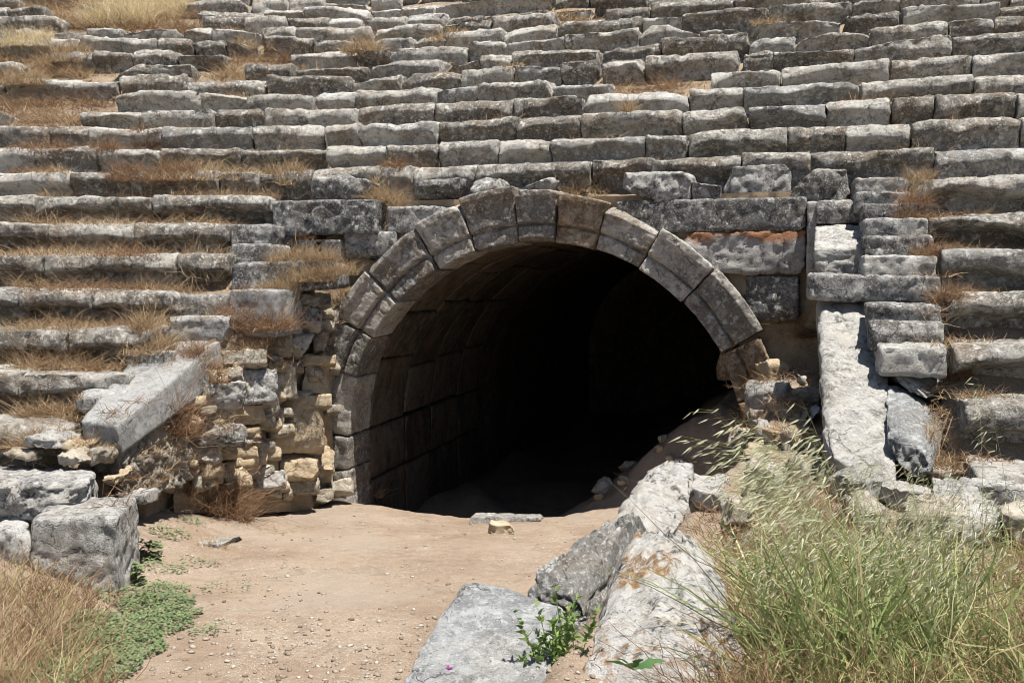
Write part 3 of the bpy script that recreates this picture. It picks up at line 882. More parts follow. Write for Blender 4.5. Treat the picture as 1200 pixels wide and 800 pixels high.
for (a, b, yt, yb, kd, rd) in RUB:
    small = len(kd) > 1; kd = kd[0]
    Y = float(rub_Y((a + b) / 2)) + rng.uniform(-.08, .06)
    if kd == 'b': Y -= 0.12
    if small: Y += 0.10
    Y += 0.30 * (1 - (yt + yb) / 2 / 580) - 0.08
    h = (yb - yt) / FPX * Y
    pbox('stone', rub, a - 2.2, b + 2.2, yt - 1.8, yb + 1.8, Y, max(.3, min(.55, h * 1.4)), M[{'b': 'boulder', 'r': 'rubble', 't': 'tan'}[kd]],
         yaw=0.36 + rng.gauss(0, .1), lean=0.26 + rng.gauss(0, .06), cell=0.024 if not small else .05, rnd=min(0.06, h * (.08 + rd * .22)), amp=0.022 if kd != 't' else .016, freq=3.2, chips=9, chip=min(.14, h * .36), fine=.9)
# earth the stones are bedded in
nu, nv = 60, 70
a = np.linspace(205, 391, nu); b = np.linspace(0, 1, nv)
rows_ = []
for px in a:
    Y = float(rub_Y(px)) + 0.17
    ytop = np.interp(px, [205, 230, 262, 325, 345, 402], [520, 455, 420, 405, 355, 345])
    ptop = W(px, ytop, Y); pbot = W(px, 600, Y)
    for t_ in b:
        q = pbot.lerp(ptop, t_); back = 0.35 * t_
        rows_.append((q.x - back * .35, q.y + back, q.z))
rv = np.array(rows_)
rv[:, 1] += fbm(rv * 2.5, 4, 81) * 0.12 + fbm(rv * 10, 3, 82) * 0.05
rf = grid_faces(nu, nv)
c = rv.mean(0)
link('earth_bed', mesh_from('earth_bed', rv - c, rf, M['core']), rub, c); register(rv, rf)
# grass grown slope between the rubble top and the stairs
nu, nv = 40, 40
sl_ = []
for i, s in enumerate(np.linspace(0, 1, nu)):
    p0 = W(np.interp(s, [0, .5, 1], [404, 325, 215]), np.interp(s, [0, .5, 1], [345, 418, 500]), float(rub_Y(np.interp(s, [0, .5, 1], [402, 325, 215]))) + .12)
    p1 = W(np.interp(s, [0, .5, 1], [395, 310, 240]), np.interp(s, [0, .5, 1], [312, 392, 415]), np.interp(s, [0, .5, 1], [12.65, 11.0, 10.3]))
    for t_ in np.linspace(-.15, 1.2, nv):
        sl_.append(p0.lerp(p1, t_))
sv = np.array([list(p) for p in sl_]); sv[:, 2] += fbm(sv * 2, 4, 91) * 0.06
sf = grid_faces(nu, nv)
o = link('earth_slope', mesh_from('earth_slope', sv, sf, M['hill'])); tag(o, 'earth fill sloping between rubble wall and stairs', kind='structure'); register(sv, sf)

# right: rubble by the arch foot
bvh0 = BVHTree.FromPolygons(np.concatenate([gv, hv2]).tolist(), np.concatenate([gf, hf2 + len(gv)]).tolist())
def surf_Y(px, py, Y):
    r = bvh0.ray_cast(Vector((0, 0, EYE)), ray(px, py).normalized())
    return Y if r[0] is None else min(max(r[0].y, Y - 1.5), Y + 1.5)
rub2 = thing('rubble_heap', 'low heap of broken stones and soil right of the arch foot', 'rubble heap', W(905, 470, 10.4))
for (a, b, yt, yb, kd, Y) in [(878, 915, 378, 404, 'boulder', 10.9), (876, 921, 402, 432, 'boulder', 10.6), (894, 928, 424, 442, 'tan', 10.3), (932, 950, 438, 450, 'rubble', 10.2),
                              (846, 882, 404, 446, 'arch_warm', 10.75), (874, 926, 450, 478, 'slab', 9.9), (872, 896, 437, 452, 'tan', 10.3), (905, 945, 470, 492, 'rubble', 9.6),
                              (925, 958, 455, 474, 'rubble', 9.9), (940, 962, 478, 500, 'boulder', 9.4), (880, 912, 496, 520, 'boulder', 9.0), (915, 940, 480, 496, 'tan', 9.5), (850, 878, 505, 528, 'rubble', 8.8), (930, 955, 415, 432, 'tan', 10.3), (900, 925, 446, 456, 'rubble', 10.0), (945, 965, 510, 535, 'rubble', 8.5), (875, 900, 522, 540, 'tan', 8.4), (868, 905, 480, 500, 'rubble', 9.4), (862, 912, 540, 590, 'rubble', 7.6), (920, 962, 505, 530, 'rubble', 8.6),
                              (850, 900, 588, 620, 'rubble', 7.0), (900, 930, 500, 522, 'tan', 9.0), (935, 965, 540, 570, 'rubble', 7.8)]:
    Y = surf_Y((a + b) / 2, yb - 1, Y) - 0.06
    pbox('stone', rub2, a - 1, b + 1, yt, yb + 3, Y, 0.4, M[kd], yaw=rng.gauss(-.2, .25), cell=0.026, rnd=.06, amp=0.026, freq=3, chips=8, chip=.10, fine=.7)
tr = thing('rubble_heap', 'dim stones half sunk in the dirt mound inside the tunnel', 'rubble heap', W(740, 560, 12.3))
r3 = random.Random(12)
for i in range(26):
    px, py = r3.uniform(672, 830), r3.uniform(515, 594)
    q_ = bvh0.ray_cast(Vector((0, 0, EYE)), ray(px, py + 1).normalized())[0]
    if q_ is None or q_.y > 13.6: continue
    Y = q_.y; w_ = r3.uniform(8, 26); h_ = w_ * r3.uniform(.4, .7)
    if Y < 11.2: continue
    pbox('stone', tr, px - w_ / 2, px + w_ / 2, py - h_, py + 4, Y - .05, .25, M['tan' if i % 3 else 'rubble'], yaw=r3.uniform(-.6, .6), cell=.04, rnd=.04, amp=.025, freq=3, chips=8, chip=.08, fine=.8)
# ledge of flat stones on the right
led = thing('stone_ledge', 'low ledge of flat broken stones in front of the right hand seats', 'ledge', W(1120, 620, 6.2))
for (a, b, yt, yb, kd, Y) in [(1040, 1102, 570, 598, 'slab', 6.5), (1100, 1150, 580, 602, 'slab', 6.4), (1132, 1156, 572, 590, 'tan', 6.5), (1150, 1215, 574, 602, 'seat_pale', 6.3),
                              (1048, 1120, 600, 640, 'rubble', 6.1), (1120, 1180, 602, 640, 'seat_pale', 6.0), (1180, 1260, 602, 645, 'rubble', 5.95), (985, 1045, 560, 590, 'slab', 6.8),
                              (1000, 1050, 590, 625, 'rubble', 6.3), (1090, 1130, 555, 575, 'rubble', 6.7), (1160, 1200, 556, 574, 'rubble', 6.7)]:
    Y = surf_Y((a + b) / 2, yb - 1, Y) - 0.06
    pbox('stone', led, a - 1, b + 1, yt - 2, yb + 4, Y, 0.5, M[kd], yaw=rng.gauss(-.25, .15), cell=0.022, rnd=.05, amp=0.024, freq=3, chips=8, chip=.09, fine=.8)
# left: flat stones under the coping foot
lrub = thing('rubble_heap', 'flat broken stones and tan bits heaped below the coping foot', 'rubble heap', W(110, 555, 8.3))
for (a, b, yt, yb, kd, Y) in [(15, 75, 514, 532, 'slab', 8.2), (70, 100, 518, 534, 'tan', 8.3), (98, 130, 514, 530, 'tan', 8.4), (60, 105, 528, 548, 'rubble', 8.1), (100, 130, 528, 545, 'rubble', 8.2),
                              (108, 128, 546, 572, 'tan', 8.0), (0, 40, 528, 545, 'rubble', 8.2)]:
    pbox('stone', lrub, a, b, yt, yb, Y, 0.5, M[kd], yaw=rng.gauss(0.1, .15), cell=0.024, rnd=.05, amp=0.028, freq=3, chips=8, chip=.10, fine=.9)

# ------------------------------------------------------------------ boulders
YS = surf_Y(255, 640, 8.2) - .05; YT = surf_Y(592, 612, 11.2) - .1; YR = surf_Y(585, 625, 10.6) - .05; YM = surf_Y(706, 578, 12.0) - .1
def boulder(name, label, cat, c8, dims, mat, seed, group=None, bulge=0.0, **kw):
    a = dict(cell=0.022, rnd=0.07, amp=0.03, freq=2.0, chips=10, chip=0.14, fine=0.7); a.update(kw)
    fh = hexa(c8); sx = 1.09 if dims[0] > .45 else 1.03
    o = mapped_stone(name, None, dims, lambda n: fh(n * sx) + np.outer(bulge * np.clip(1 - n[:, 0] ** 2, 0, 1) * np.clip(1 - (n[:, 1] - .2) ** 2, 0, 1) * (n[:, 2] > -2), [0, 0, 1.0]), M[mat], seed=seed, **a)
    return tag(o, label, cat, group)
GB = 'fallen blocks along the right of the path'
GL = 'fallen blocks at the left of the path'
# order: front bottom L,R / back bottom L,R / front top L,R / back top L,R
boulder('boulder', 'large flat faced grey block at the bottom edge, right of the path', 'boulder',
        (W(440, 900, 3.75), W(640, 960, 3.7), W(500, 790, 4.7), W(668, 800, 4.6), W(468, 812, 3.85), W(632, 830, 3.75), W(548, 686, 4.65), W(668, 706, 4.5)),
        (0.75, 1.0, 0.7), 'boulder_grey', 101, GB, rnd=.05, chips=6, chip=.10, amp=.018, cell=.016)
boulder('boulder', 'black mottled block lying behind the large flat faced grey block', 'boulder',
        (W(600, 790, 4.75), W(720, 800, 4.7), W(650, 720, 6.0), W(790, 730, 6.0), W(608, 686, 4.8), W(700, 716, 4.75), W(716, 604, 5.9), W(775, 612, 5.9)),
        (0.7, 1.2, 0.5), 'seat_pale', 102, GB, bulge=.05, rnd=.05, amp=.04, chips=14, chip=.16, cell=.016, fine=.9)
boulder('boulder', 'big white boulder with a streak of orange lichen, nearest the grass', 'boulder',
        (W(630, 960, 3.6), W(880, 960, 3.5), W(680, 760, 5.3), W(880, 740, 5.1), W(668, 818, 3.7), W(868, 772, 3.7), W(740, 630, 5.25), W(814, 636, 5.05)),
        (0.8, 1.5, 0.7), 'boulder_lichen', 103, GB, bulge=.10, rnd=.09, amp=.045, chips=9, chip=.13, cell=.016, fine=.9)
boulder('boulder', 'pale pointed block farthest up the path beside the tunnel mouth', 'boulder',
        (W(700, 680, 6.0), W(800, 680, 6.0), W(730, 610, 7.6), W(850, 610, 7.4), W(712, 614, 6.1), W(790, 628, 6.0), W(760, 530, 7.6), W(838, 548, 7.3)),
        (0.7, 1.5, 0.5), 'boulder', 104, GB, bulge=.12, rnd=.05, amp=.045, chips=16, chip=.20, cell=.017, fine=.9)
boulder('boulder', 'small rounded pale stone between the pointed block and the oats', 'boulder',
        (W(790, 620, 6.6), W(870, 620, 6.5), W(800, 600, 7.6), W(875, 600, 7.5), W(792, 566, 6.6), W(850, 570, 6.5), W(800, 536, 7.4), W(850, 540, 7.3)),
        (0.5, 0.8, 0.4), 'boulder', 105, GB, rnd=.12, amp=.03)
boulder('boulder', 'long white topped boulder at the left edge, resting on the square block', 'boulder',
        (W(-60, 618, 7.35), W(88, 612, 7.3), W(-60, 600, 8.3), W(104, 600, 8.2), W(-60, 562, 7.4), W(98, 566, 7.35), W(-50, 534, 8.6), W(100, 537, 8.5)),
        (1.2, .9, .5), 'boulder', 106, GL, rnd=.10, amp=.035)
boulder('boulder', 'square cut pale block standing below the long boulder beside the green creepers', 'boulder',
        (W(42, 705, 6.75), W(136, 708, 6.7), W(60, 680, 7.5), W(160, 680, 7.4), W(40, 612, 6.8), W(132, 606, 6.75), W(64, 588, 7.5), W(156, 586, 7.45)),
        (.62, .75, .62), 'boulder', 107, GL, rnd=.03, amp=.016, chips=4, chip=.07)
boulder('boulder', 'cropped pale block at the left edge beside the square cut block', 'boulder',
        (W(-90, 700, 6.95), W(36, 690, 6.95), W(-90, 680, 7.7), W(40, 670, 7.7), W(-90, 626, 6.95), W(32, 622, 6.95), W(-80, 608, 7.6), W(38, 606, 7.6)),
        (.8, .7, .45), 'boulder', 108, GL, rnd=.05, amp=.02)
boulder('flat_stone', 'flat pale slab end poking out behind the square cut block', 'stone',
        (W(140, 592, 7.5), W(176, 590, 7.5), W(150, 585, 8.0), W(190, 584, 8.0), W(140, 580, 7.5), W(176, 577, 7.5), W(150, 571, 8.0), W(188, 570, 8.0)),
        (.35, .45, .08), 'slab', 109, None, rnd=.03, amp=.012, chip=.05)
boulder('flat_stone', 'flat white stone lying alone on the earth left of the path', 'stone',
        (W(226, 650, YS), W(262, 648, YS), W(240, 636, YS + .5), W(292, 632, YS + .5), W(222, 633, YS), W(262, 635, YS), W(240, 617, YS + .5), W(288, 614, YS + .5)),
        (.4, .5, .1), 'slab', 110, None, rnd=.04, amp=.015, chip=.07)
boulder('flat_stone', 'white flat slab lying on the lip of the tunnel floor', 'stone',
        (W(553, 615, YT), W(632, 612, YT), W(556, 610, YT + .4), W(636, 608, YT + .4), W(553, 606, YT), W(630, 606, YT), W(560, 600, YT + .4), W(634, 602, YT + .4)),
        (.8, .5, .1), 'slab', 111, None, rnd=.03, amp=.012, chip=.05)
boulder('small_rock', 'small brown rock in front of the white slab at the tunnel lip', 'stone',
        (W(566, 628, YR), W(606, 627, YR), W(570, 624, YR + .3), W(604, 623, YR + .3), W(570, 615, YR), W(600, 616, YR), W(574, 608, YR + .3), W(596, 610, YR + .3)),
        (.38, .35, .16), 'tan', 112, None, rnd=.05, amp=.02, chip=.07)
boulder('small_rock', 'pale rock on the dim dirt mound inside the tunnel', 'stone',
        (W(690, 580, YM), W(722, 580, YM), W(692, 572, YM + .3), W(724, 572, YM + .3), W(694, 562, YM), W(718, 562, YM), W(696, 558, YM + .3), W(716, 558, YM + .3)),
        (.35, .35, .18), 'rubble', 113, None, rnd=.06, amp=.02, chip=.07)

# ------------------------------------------------------------------ finding standing places
bvh = BVHTree.FromPolygons(np.concatenate(ALLV).tolist(), np.concatenate(ALLF).tolist())
CAMV = Vector((0, 0, EYE))
def hit(px, py):
    r = bvh.ray_cast(CAMV, ray(px, py).normalized())
    return r[0], r[1]
def drop(x, y, z=12.0):
    r = bvh.ray_cast(Vector((x, y, z)), Vector((0, 0, -1)))
    return r[0]

# ------------------------------------------------------------------ plants
def blades(base, length, width, lean, rg, segs=4, curl=0.6, wind=(0, 0), up=1.0, face_cam=True, kink=0.05):
    """base (n,3); returns verts, quads, tris of tapering curved ribbons"""
    n = len(base)
    az = rg.uniform(0, 2 * np.pi, n)
    ln = np.broadcast_to(length, n); wd = np.broadcast_to(width, n)
    le = np.broadcast_to(lean, n)
    d = np.stack([np.cos(az) * np.sin(le) + wind[0], np.sin(az) * np.sin(le) + wind[1], np.cos(le) * up], 1)
    d /= np.linalg.norm(d, axis=1, keepdims=True)
    bend = np.stack([np.cos(az), np.sin(az), np.full(n, -0.55)], 1) + rg.normal(size=(n, 3)) * 0.5
    bend[:, 0] += wind[0] * 2; bend[:, 1] += wind[1] * 2
    side = np.cross(d, rg.normal(size=(n, 3)) * 0.5 + np.array([[0, 1.0, 0]]) if face_cam else rg.normal(size=(n, 3)))
    side /= np.maximum(np.linalg.norm(side, axis=1, keepdims=True), 1e-6)
    cu = curl * rg.uniform(0.3, 1.3, n)
    V = np.zeros((n, 2 * segs + 1, 3))
    ko = np.zeros((n, 3))
    for s in range(segs + 1):
        t = s / segs
        if s: ko = ko + rg.normal(size=(n, 3)) * (ln * kink)[:, None]
        c = base + ko + d * (ln * t)[:, None] + bend * (cu * ln * t * t * 0.5)[:, None]
        if s < segs:
            w = wd * (1 - t ** 1.6) * 0.5
            V[:, 2 * s] = c - side * w[:, None]; V[:, 2 * s + 1] = c + side * w[:, None]
        else:
            V[:, 2 * segs] = c
    b = (np.arange(n) * (2 * segs + 1))[:, None]
    q = np.concatenate([b + np.array([[2 * s, 2 * s + 1, 2 * s + 3, 2 * s + 2]]) for s in range(segs - 1)])
    t3 = b + np.array([[2 * segs - 2, 2 * segs - 1, 2 * segs]])
    return V.reshape(-1, 3), q, t3

def mixmesh(name, v, q, t3, mat):
    me = bpy.data.meshes.new(name)
    me.vertices.add(len(v)); me.vertices.foreach_set('co', np.asarray(v, np.float32).ravel())
    nl = q.size + t3.size
    me.loops.add(nl)
    me.loops.foreach_set('vertex_index', np.concatenate([q.ravel(), t3.ravel()]).astype(np.int32))
    me.polygons.add(len(q) + len(t3))
    st_ = np.concatenate([np.arange(len(q)) * 4, len(q) * 4 + np.arange(len(t3)) * 3]).astype(np.int32)
    me.polygons.foreach_set('loop_start', st_)
    me.update(calc_edges=True)
    me.materials.append(mat)
    return me

class Plant:
    def __init__(self): self.v, self.q, self.t, self.n = [], [], [], 0
    def add(self, v, q, t3):
        self.v.append(v); self.q.append(q + self.n); self.t.append(t3 + self.n); self.n += len(v)
    def build(self, name, mat, parent=None, origin=None):
        v = np.concatenate(self.v)
        c = np.zeros(3) if origin is None else np.array(origin)
        me = mixmesh(name, v - c, np.concatenate(self.q), np.concatenate(self.t), mat)
        return link(name, me, parent, c)

def scatter_disc(c, r, n, rg, sq=0.6):
    a = rg.uniform(0, 2 * np.pi, n); d = r * np.sqrt(rg.uniform(0, 1, n))
    b = np.stack([c[0] + np.cos(a) * d, c[1] + np.sin(a) * d * sq, np.full(n, c[2])], 1)
    return b
def ground_them(b, dz=0.0):
    for i in range(len(b)):
        h = drop(b[i, 0], b[i, 1], b[i, 2] + 0.45)
        if h is not None and abs(h.z - b[i, 2]) < 0.25: b[i, 2] = h.z + dz
    return b

def tuft(px, py, rpx, hpx, label, kind='straw', n=260, cat='dry grass', name='dry_grass_tuft', group='tufts of dry grass on the ruin', tangle=0.9, sq=.5):
    h, nr = hit(px, py)
    if h is None: return None
    sc = h.y / FPX; n = int(n * 1.3)
    r, hh = rpx * sc, hpx * sc * 1.4
    rg = np.random.default_rng(int(px * 31 + py * 17))
    P_ = Plant()
    b = ground_them(scatter_disc(h, r, n, rg, sq), -0.01)
    wd = max(0.0035, 0.55 * sc)
    edge = 1 - 0.55 * (np.hypot(b[:, 0] - h.x, (b[:, 1] - h.y) / sq) / max(r, 1e-3)) ** 2
    P_.add(*blades(b, hh * edge * rg.uniform(.5, 1.25, n), wd * rg.uniform(.7, 1.3, n), rg.uniform(.15, tangle + (.4 if kind == 'russet' else 0), n), rg, 6, 0.9, kink=.10 if kind == 'russet' else .06))
    o = P_.build(name, M[kind], None, tuple(h))
    return tag(o, label, cat, group)

TUFTS = [
 (388, 342, 20, 16, 'straw tuft in the notch between the rubble and the left arch ring', 'straw', 300),
 (30, 470, 34, 14, 'thin straw on the lowest visible seat at the left edge', 'straw', 220),
 (150, 300, 40, 14, 'brown weeds under the seat lip just left of the twiggy bush', 'russet', 300),
 (60, 215, 26, 12, 'short straw between the pale seats at the left edge', 'straw', 240),
 (300, 60, 26, 14, 'straw clump among broken seats upper left of centre', 'straw', 260),
 (30, 55, 34, 20, 'tall straw at the left edge just below the top', 'straw_pale', 400),
 (455, 236, 26, 24, 'bushy straw tuft between two blocks just left of the arch crown', 'straw', 500),
 (350, 330, 45, 26, 'wide russet tuft hanging over the arch shoulder on its left', 'straw', 700),
 (390, 322, 30, 22, 'straw tuft touching the left arch ring under the wall blocks', 'straw', 400),
 (240, 212, 70, 16, 'long strip of straw on the gap in the row upper left of the arch', 'straw', 800),
 (200, 213, 26, 22, 'rounded russet bush at the left end of the long straw strip', 'russet', 500),
 (150, 212, 22, 18, 'russet bush beside the pale broken seat, upper left', 'russet', 400),
 (330, 218, 30, 18, 'straw clump at the right end of the long straw strip', 'straw', 400),
 (50, 190, 42, 14, 'wide russet clump filling the gap at the upper left edge', 'russet', 600),
 (125, 192, 18, 16, 'small russet clump right of the gap at the upper left edge', 'russet', 260),
 (175, 172, 20, 14, 'russet clump on the seat edge left of centre', 'russet', 260),
 (460, 195, 16, 12, 'russet tuft on the first full row left above the arch', 'russet', 260),
 (685, 226, 40, 14, 'spread straw tuft right of the keystone on the arch top', 'straw', 500),
 (140, 28, 40, 36, 'tall pale straw clump at the top edge of the slope', 'straw_pale', 900),
 (195, 18, 36, 26, 'second tall pale straw clump beside it, right along the top edge', 'straw_pale', 700),
 (70, 75, 40, 18, 'brown brush on the broken seats near the upper left corner', 'straw', 600),
 (20, 100, 36, 18, 'brown brush at the left edge among broken seats', 'straw', 500),
 (425, 62, 26, 18, 'upright straw clump high on the slope left of centre', 'straw', 400),
 (520, 50, 30, 10, 'low straw clump high on the slope near the centre', 'straw', 300),
 (600, 90, 14, 10, 'small straw clump on a mid slope seat', 'straw', 180),
 (900, 30, 20, 10, 'thin straw tuft near the top right seats', 'straw', 180),
 (735, 150, 6, 22, 'narrow straw tuft growing in the joint right above the arch', 'straw', 160),
 (1075, 215, 18, 18, 'straw tuft at the top of the right hand stairs', 'straw', 300),
 (1070, 240, 20, 24, 'russet brush hanging down beside the right hand stairs', 'russet', 400),
 (1090, 300, 16, 22, 'russet brush beside the middle steps on the right', 'russet', 300),
 (1110, 350, 18, 22, 'russet brush beside the lower steps on the right', 'russet', 300),
 (935, 395, 24, 22, 'tangled brown brush in the corner under the right wall', 'russet', 500),
 (235, 330, 42, 46, 'bare sprawling twiggy bush on the left stairs', 'twig', 160),
 (180, 390, 26, 34, 'yellowish dry weed at the end of the seat row above the coping', 'straw', 400),
 (60, 425, 62, 34, 'tangled weeds filling the low seat left of the coping', 'straw', 700),
 (70, 385, 70, 12, 'thin straw mat on the seat second from the coping', 'straw', 500),
 (100, 340, 90, 12, 'brown weeds along the seat with the long smooth lip', 'russet', 500),
 (70, 300, 80, 12, 'straw mat with pale twigs along the seat at mid height on the left', 'straw', 500),
 (115, 265, 60, 10, 'grey brown weeds under the fourth seat lip on the left', 'twig', 200),
 (300, 385, 46, 30, 'brown brush covering the earth above the rubble wall', 'russet', 900),
 (345, 330, 36, 20, 'straw mat on the earth just below the wall blocks', 'straw', 500),
 (240, 432, 28, 20, 'dead brown brush at the top of the rubble wall', 'russet', 400),
 (205, 510, 18, 50, 'dark brown vine hanging on the left end of the rubble wall', 'russet', 420),
 (256, 596, 38, 44, 'big rounded russet bush at the foot of the rubble wall', 'russet', 1000),
 (200, 580, 30, 32, 'brown brush behind the big rounded russet bush', 'russet', 700),
 (110, 520, 30, 10, 'dry scrub on the flat stones below the coping', 'straw', 300),
 (92, 495, 10, 14, 'little straw tuft at the coping foot', 'straw', 160),
 (440, 583, 10, 20, 'few dead stalks at the left foot of the arch', 'straw', 60),
 (250, 640, 24, 14, 'thin dry twigs over the flat white stone', 'twig', 60),
 (1120, 445, 16, 24, 'russet brush beside the fallen layered slabs', 'russet', 300),
 (1100, 545, 40, 24, 'straw at the foot of the fallen slabs', 'straw', 500),
]
for T in TUFTS: tuft(*T)

# scattered small growth on treads and joints: nobody could count it
rg = np.random.default_rng(11)
P1, P2 = Plant(), Plant()
def strip(P_, x, k, n, hgt, wd, spread):
    y = row_y(k + 1, x) - 0.10
    h = drop(x, y, top(k) + 0.30)
    if h is None or abs(h.z - top(k)) > .25: return
    b = np.stack([h.x + rg.normal(0, spread, n), h.y + rg.normal(0, .06, n), np.full(n, h.z - .01)], 1)
    P_.add(*blades(b, hgt * rg.uniform(.5, 1.3, n), wd, rg.uniform(.2, 1.3, n), rg, 3, 1.0))
for k in range(-2, 6):                                       # treads left
    for i in range(95 if k < 5 else 30):
        x, y = row_px(k, rg.uniform(-10, left_end[k] - 5))
        strip(P1 if rg.random() < .55 else P2, x, k, 16, rg.choice([.10, .16, .28]), 0.0065, .12)
for k in range(-1, 6):
    for i in range(16):
        x, y = row_px(k, rg.uniform(right_start[k], 1210))
        strip(P2 if rg.random() < .6 else P1, x, k, 14, 0.13, 0.0065, .12)
for k in range(6, 21):
    for i in range(34):
        px = rg.uniform(0, 1200) if rg.random() < .6 else rg.uniform(0, 450)
        x, y = row_px(k, px)
        big = rg.random() < .25
        strip(P1 if rg.random() < .6 else P2, x, k, 40 if big else 14, 0.20 if big else .11, 0.0005 * y + .001, .20 if big else .08)
for (x, k, w) in GAPS:
    if k > 20: continue
    for i in range(int(6 * w) + 2):
        strip(P1 if rg.random() < .6 else P2, x + rg.uniform(-.45, .45) * w, k, 40, rg.choice([.12, .2, .34]), 0.0006 * row_y(k, x) + .001, .12)
        y = row_y(k, x) + rg.uniform(0, .5); xx = x + rg.uniform(-.5, .5) * w; h = drop(xx, y, top(k) + .5)
        if h is not None:
            b = np.stack([h.x + rg.normal(0, .1, 36), h.y + rg.normal(0, .08, 36), np.full(36, h.z - .01)], 1)
            (P1 if rg.random() < .6 else P2).add(*blades(b, rg.choice([.12, .2, .36]) * rg.uniform(.5, 1.3, 36), .0006 * y + .001, rg.uniform(.2, 1.2, 36), rg, 3, 1.0))
for (px0, px1, py0, py1, n) in [(205, 400, 318, 430, 220), (860, 955, 385, 520, 120), (1085, 1110, 250, 500, 70), (130, 300, 470, 600, 160), (0, 100, 60, 200, 120)]:
    for i in range(n):
        h, nr = hit(rg.uniform(px0, px1), rg.uniform(py0, py1))
        if h is None or nr.z < .35: continue
        m = 22
        b = np.stack([h.x + rg.normal(0, .08, m), h.y + rg.normal(0, .05, m), np.full(m, h.z - .01)], 1)
        (P1 if rg.random() < .5 else P2).add(*blades(b, .13 * rg.uniform(.5, 1.4, m), .006, rg.uniform(.3, 1.4, m), rg, 3, 1.0))
o = P1.build('dry_grass', M['straw']); tag(o, 'thin straw coloured grass growing in the joints and on the treads', 'grass', kind='stuff')
o = P2.build('dry_weeds', M['russet']); tag(o, 'short russet weeds growing in the joints and on the treads', 'weeds', kind='stuff')

# ------------------------------------------------------------------ grass of the right foreground bank
def on_soil(h):
    g_ = bvh0.ray_cast(Vector((h.x, h.y, h.z + .3)), Vector((0, 0, -1)))[0]
    return g_ is not None and abs(g_.z - h.z) < .03
def on_bank(n, px0, px1, py0, py1, rg):
    out = []
    while len(out) < n:
        h, nr = hit(rg.uniform(px0, px1), rg.uniform(py0, py1))
        if h is not None and nr.z > .3 and h.z < 0.6 and on_soil(h): out.append((h.x, h.y, h.z - .01))
    return np.array(out)
rg = np.random.default_rng(23)
Pd, Pg, Pr = Plant(), Plant(), Plant()
def patchy(b, sc, lo, seed, inv=False):
    n = vnoise(b * np.array([[sc, sc, 0]]) + 5.5, seed) * .65 + vnoise(b * np.array([[sc * 3, sc * 3, 0]]), seed + 1) * .35
    return b[(n < lo) if inv else (n > lo)]
b = patchy(on_bank(2500, 840, 1480, 650, 900, rg), 2.6, .46, 3); b = np.repeat(b, 4, 0); b[:, :2] += rg.normal(0, .05, (len(b), 2))
Pd.add(*blades(b, .06 + .38 * rg.random(len(b)) ** 2, rg.uniform(.004, .010, len(b)), rg.uniform(.1, 1.1, len(b)), rg, 4, .9))
b = patchy(on_bank(5000, 815, 1480, 560, 960, rg), 2.2, .60, 5, True); b = np.repeat(b, 6, 0); b[:, :2] += rg.normal(0, .05, (len(b), 2))
Pr.add(*blades(b, rg.uniform(.06, .30, len(b)) * (1 + .5 * (b[:, 0] < 1.05)), .0045, rg.uniform(.2, 1.4, len(b)), rg, 6, 1.1, kink=.09))
b = patchy(on_bank(240, 900, 1400, 680, 860, rg), 2.0, .48, 7); b = np.repeat(b, 6, 0); b[:, :2] += rg.normal(0, .03, (len(b), 2))
Pg.add(*blades(b, rg.uniform(.12, .60, len(b)), rg.uniform(.006, .013, len(b)), rg.uniform(.02, .8, len(b)), rg, 7, .9, wind=(-.12, 0)))
b = on_bank(85, 900, 1090, 690, 830, rg); b = np.repeat(b, 7, 0); b[:, :2] += rg.normal(0, .03, (len(b), 2))
Pg.add(*blades(b, rg.uniform(.2, .75, len(b)), rg.uniform(.007, .015, len(b)), rg.uniform(.02, .65, len(b)), rg, 7, .85, wind=(-.15, 0)))
o = Pd.build('drying_grass', M['green_dry']); tag(o, 'half dried yellow green grass covering the right hand bank', 'grass', kind='stuff')
o = Pr.build('dry_undergrowth', M['russet']); tag(o, 'short reddish brown undergrowth at the bottom right', 'undergrowth', kind='stuff')
o = Pg.build('green_grass', M['green']); tag(o, 'tall green grass blades standing on the right hand bank', 'grass', kind='stuff')
# left foreground dry grass
Pl, Pl2 = Plant(), Plant()
b = patchy(on_bank(260, -40, 95, 690, 840, rg), 3.0, .5, 8); b = np.repeat(b, 4, 0); b[:, :2] += rg.normal(0, .06, (len(b), 2))
Pl.add(*blades(b, rg.uniform(.12, .42, len(b)), .0055, rg.uniform(.1, .9, len(b)), rg, 5, .9))
b = on_bank(240, -30, 130, 660, 830, rg); b = np.repeat(b, 6, 0); b[:, :2] += rg.normal(0, .06, (len(b), 2))
Pl2.add(*blades(b, rg.uniform(.1, .32, len(b)), .005, rg.uniform(.1, .9, len(b)), rg, 5, .9))
b = on_bank(130, -40, 110, 680, 840, rg); b = np.repeat(b, 4, 0); b[:, :2] += rg.normal(0, .05, (len(b), 2))
Pl3 = Plant(); Pl3.add(*blades(b, rg.uniform(.08, .34, len(b)), .0045, rg.uniform(.1, 1.0, len(b)), rg, 5, .9))
o = Pl3.build('drying_grass', M['green_dry']); tag(o, 'half dried greenish grass in the lower left corner', 'grass', kind='stuff')
o = Pl.build('straw_grass', M['straw']); tag(o, 'tangled straw grass in the lower left corner', 'grass', kind='stuff')
o = Pl2.build('russet_grass', M['russet']); tag(o, 'russet dead grass under the square cut block at the left', 'grass', kind='stuff')

# broad arching leaves of a grass clump
Pb = Plant()
for i in range(85):
    b = on_bank(1, 870, 1150, 680, 800, rg)
    Pb.add(*blades(np.repeat(b, 2, 0), rg.uniform(.3, .6, 2), .021, rg.uniform(.1, .5, 2), rg, 10, 1.1))
o = Pb.build('broad_grass', M['green']); tag(o, 'broad green grass leaves arching over among the oats', 'grass', kind='stuff')
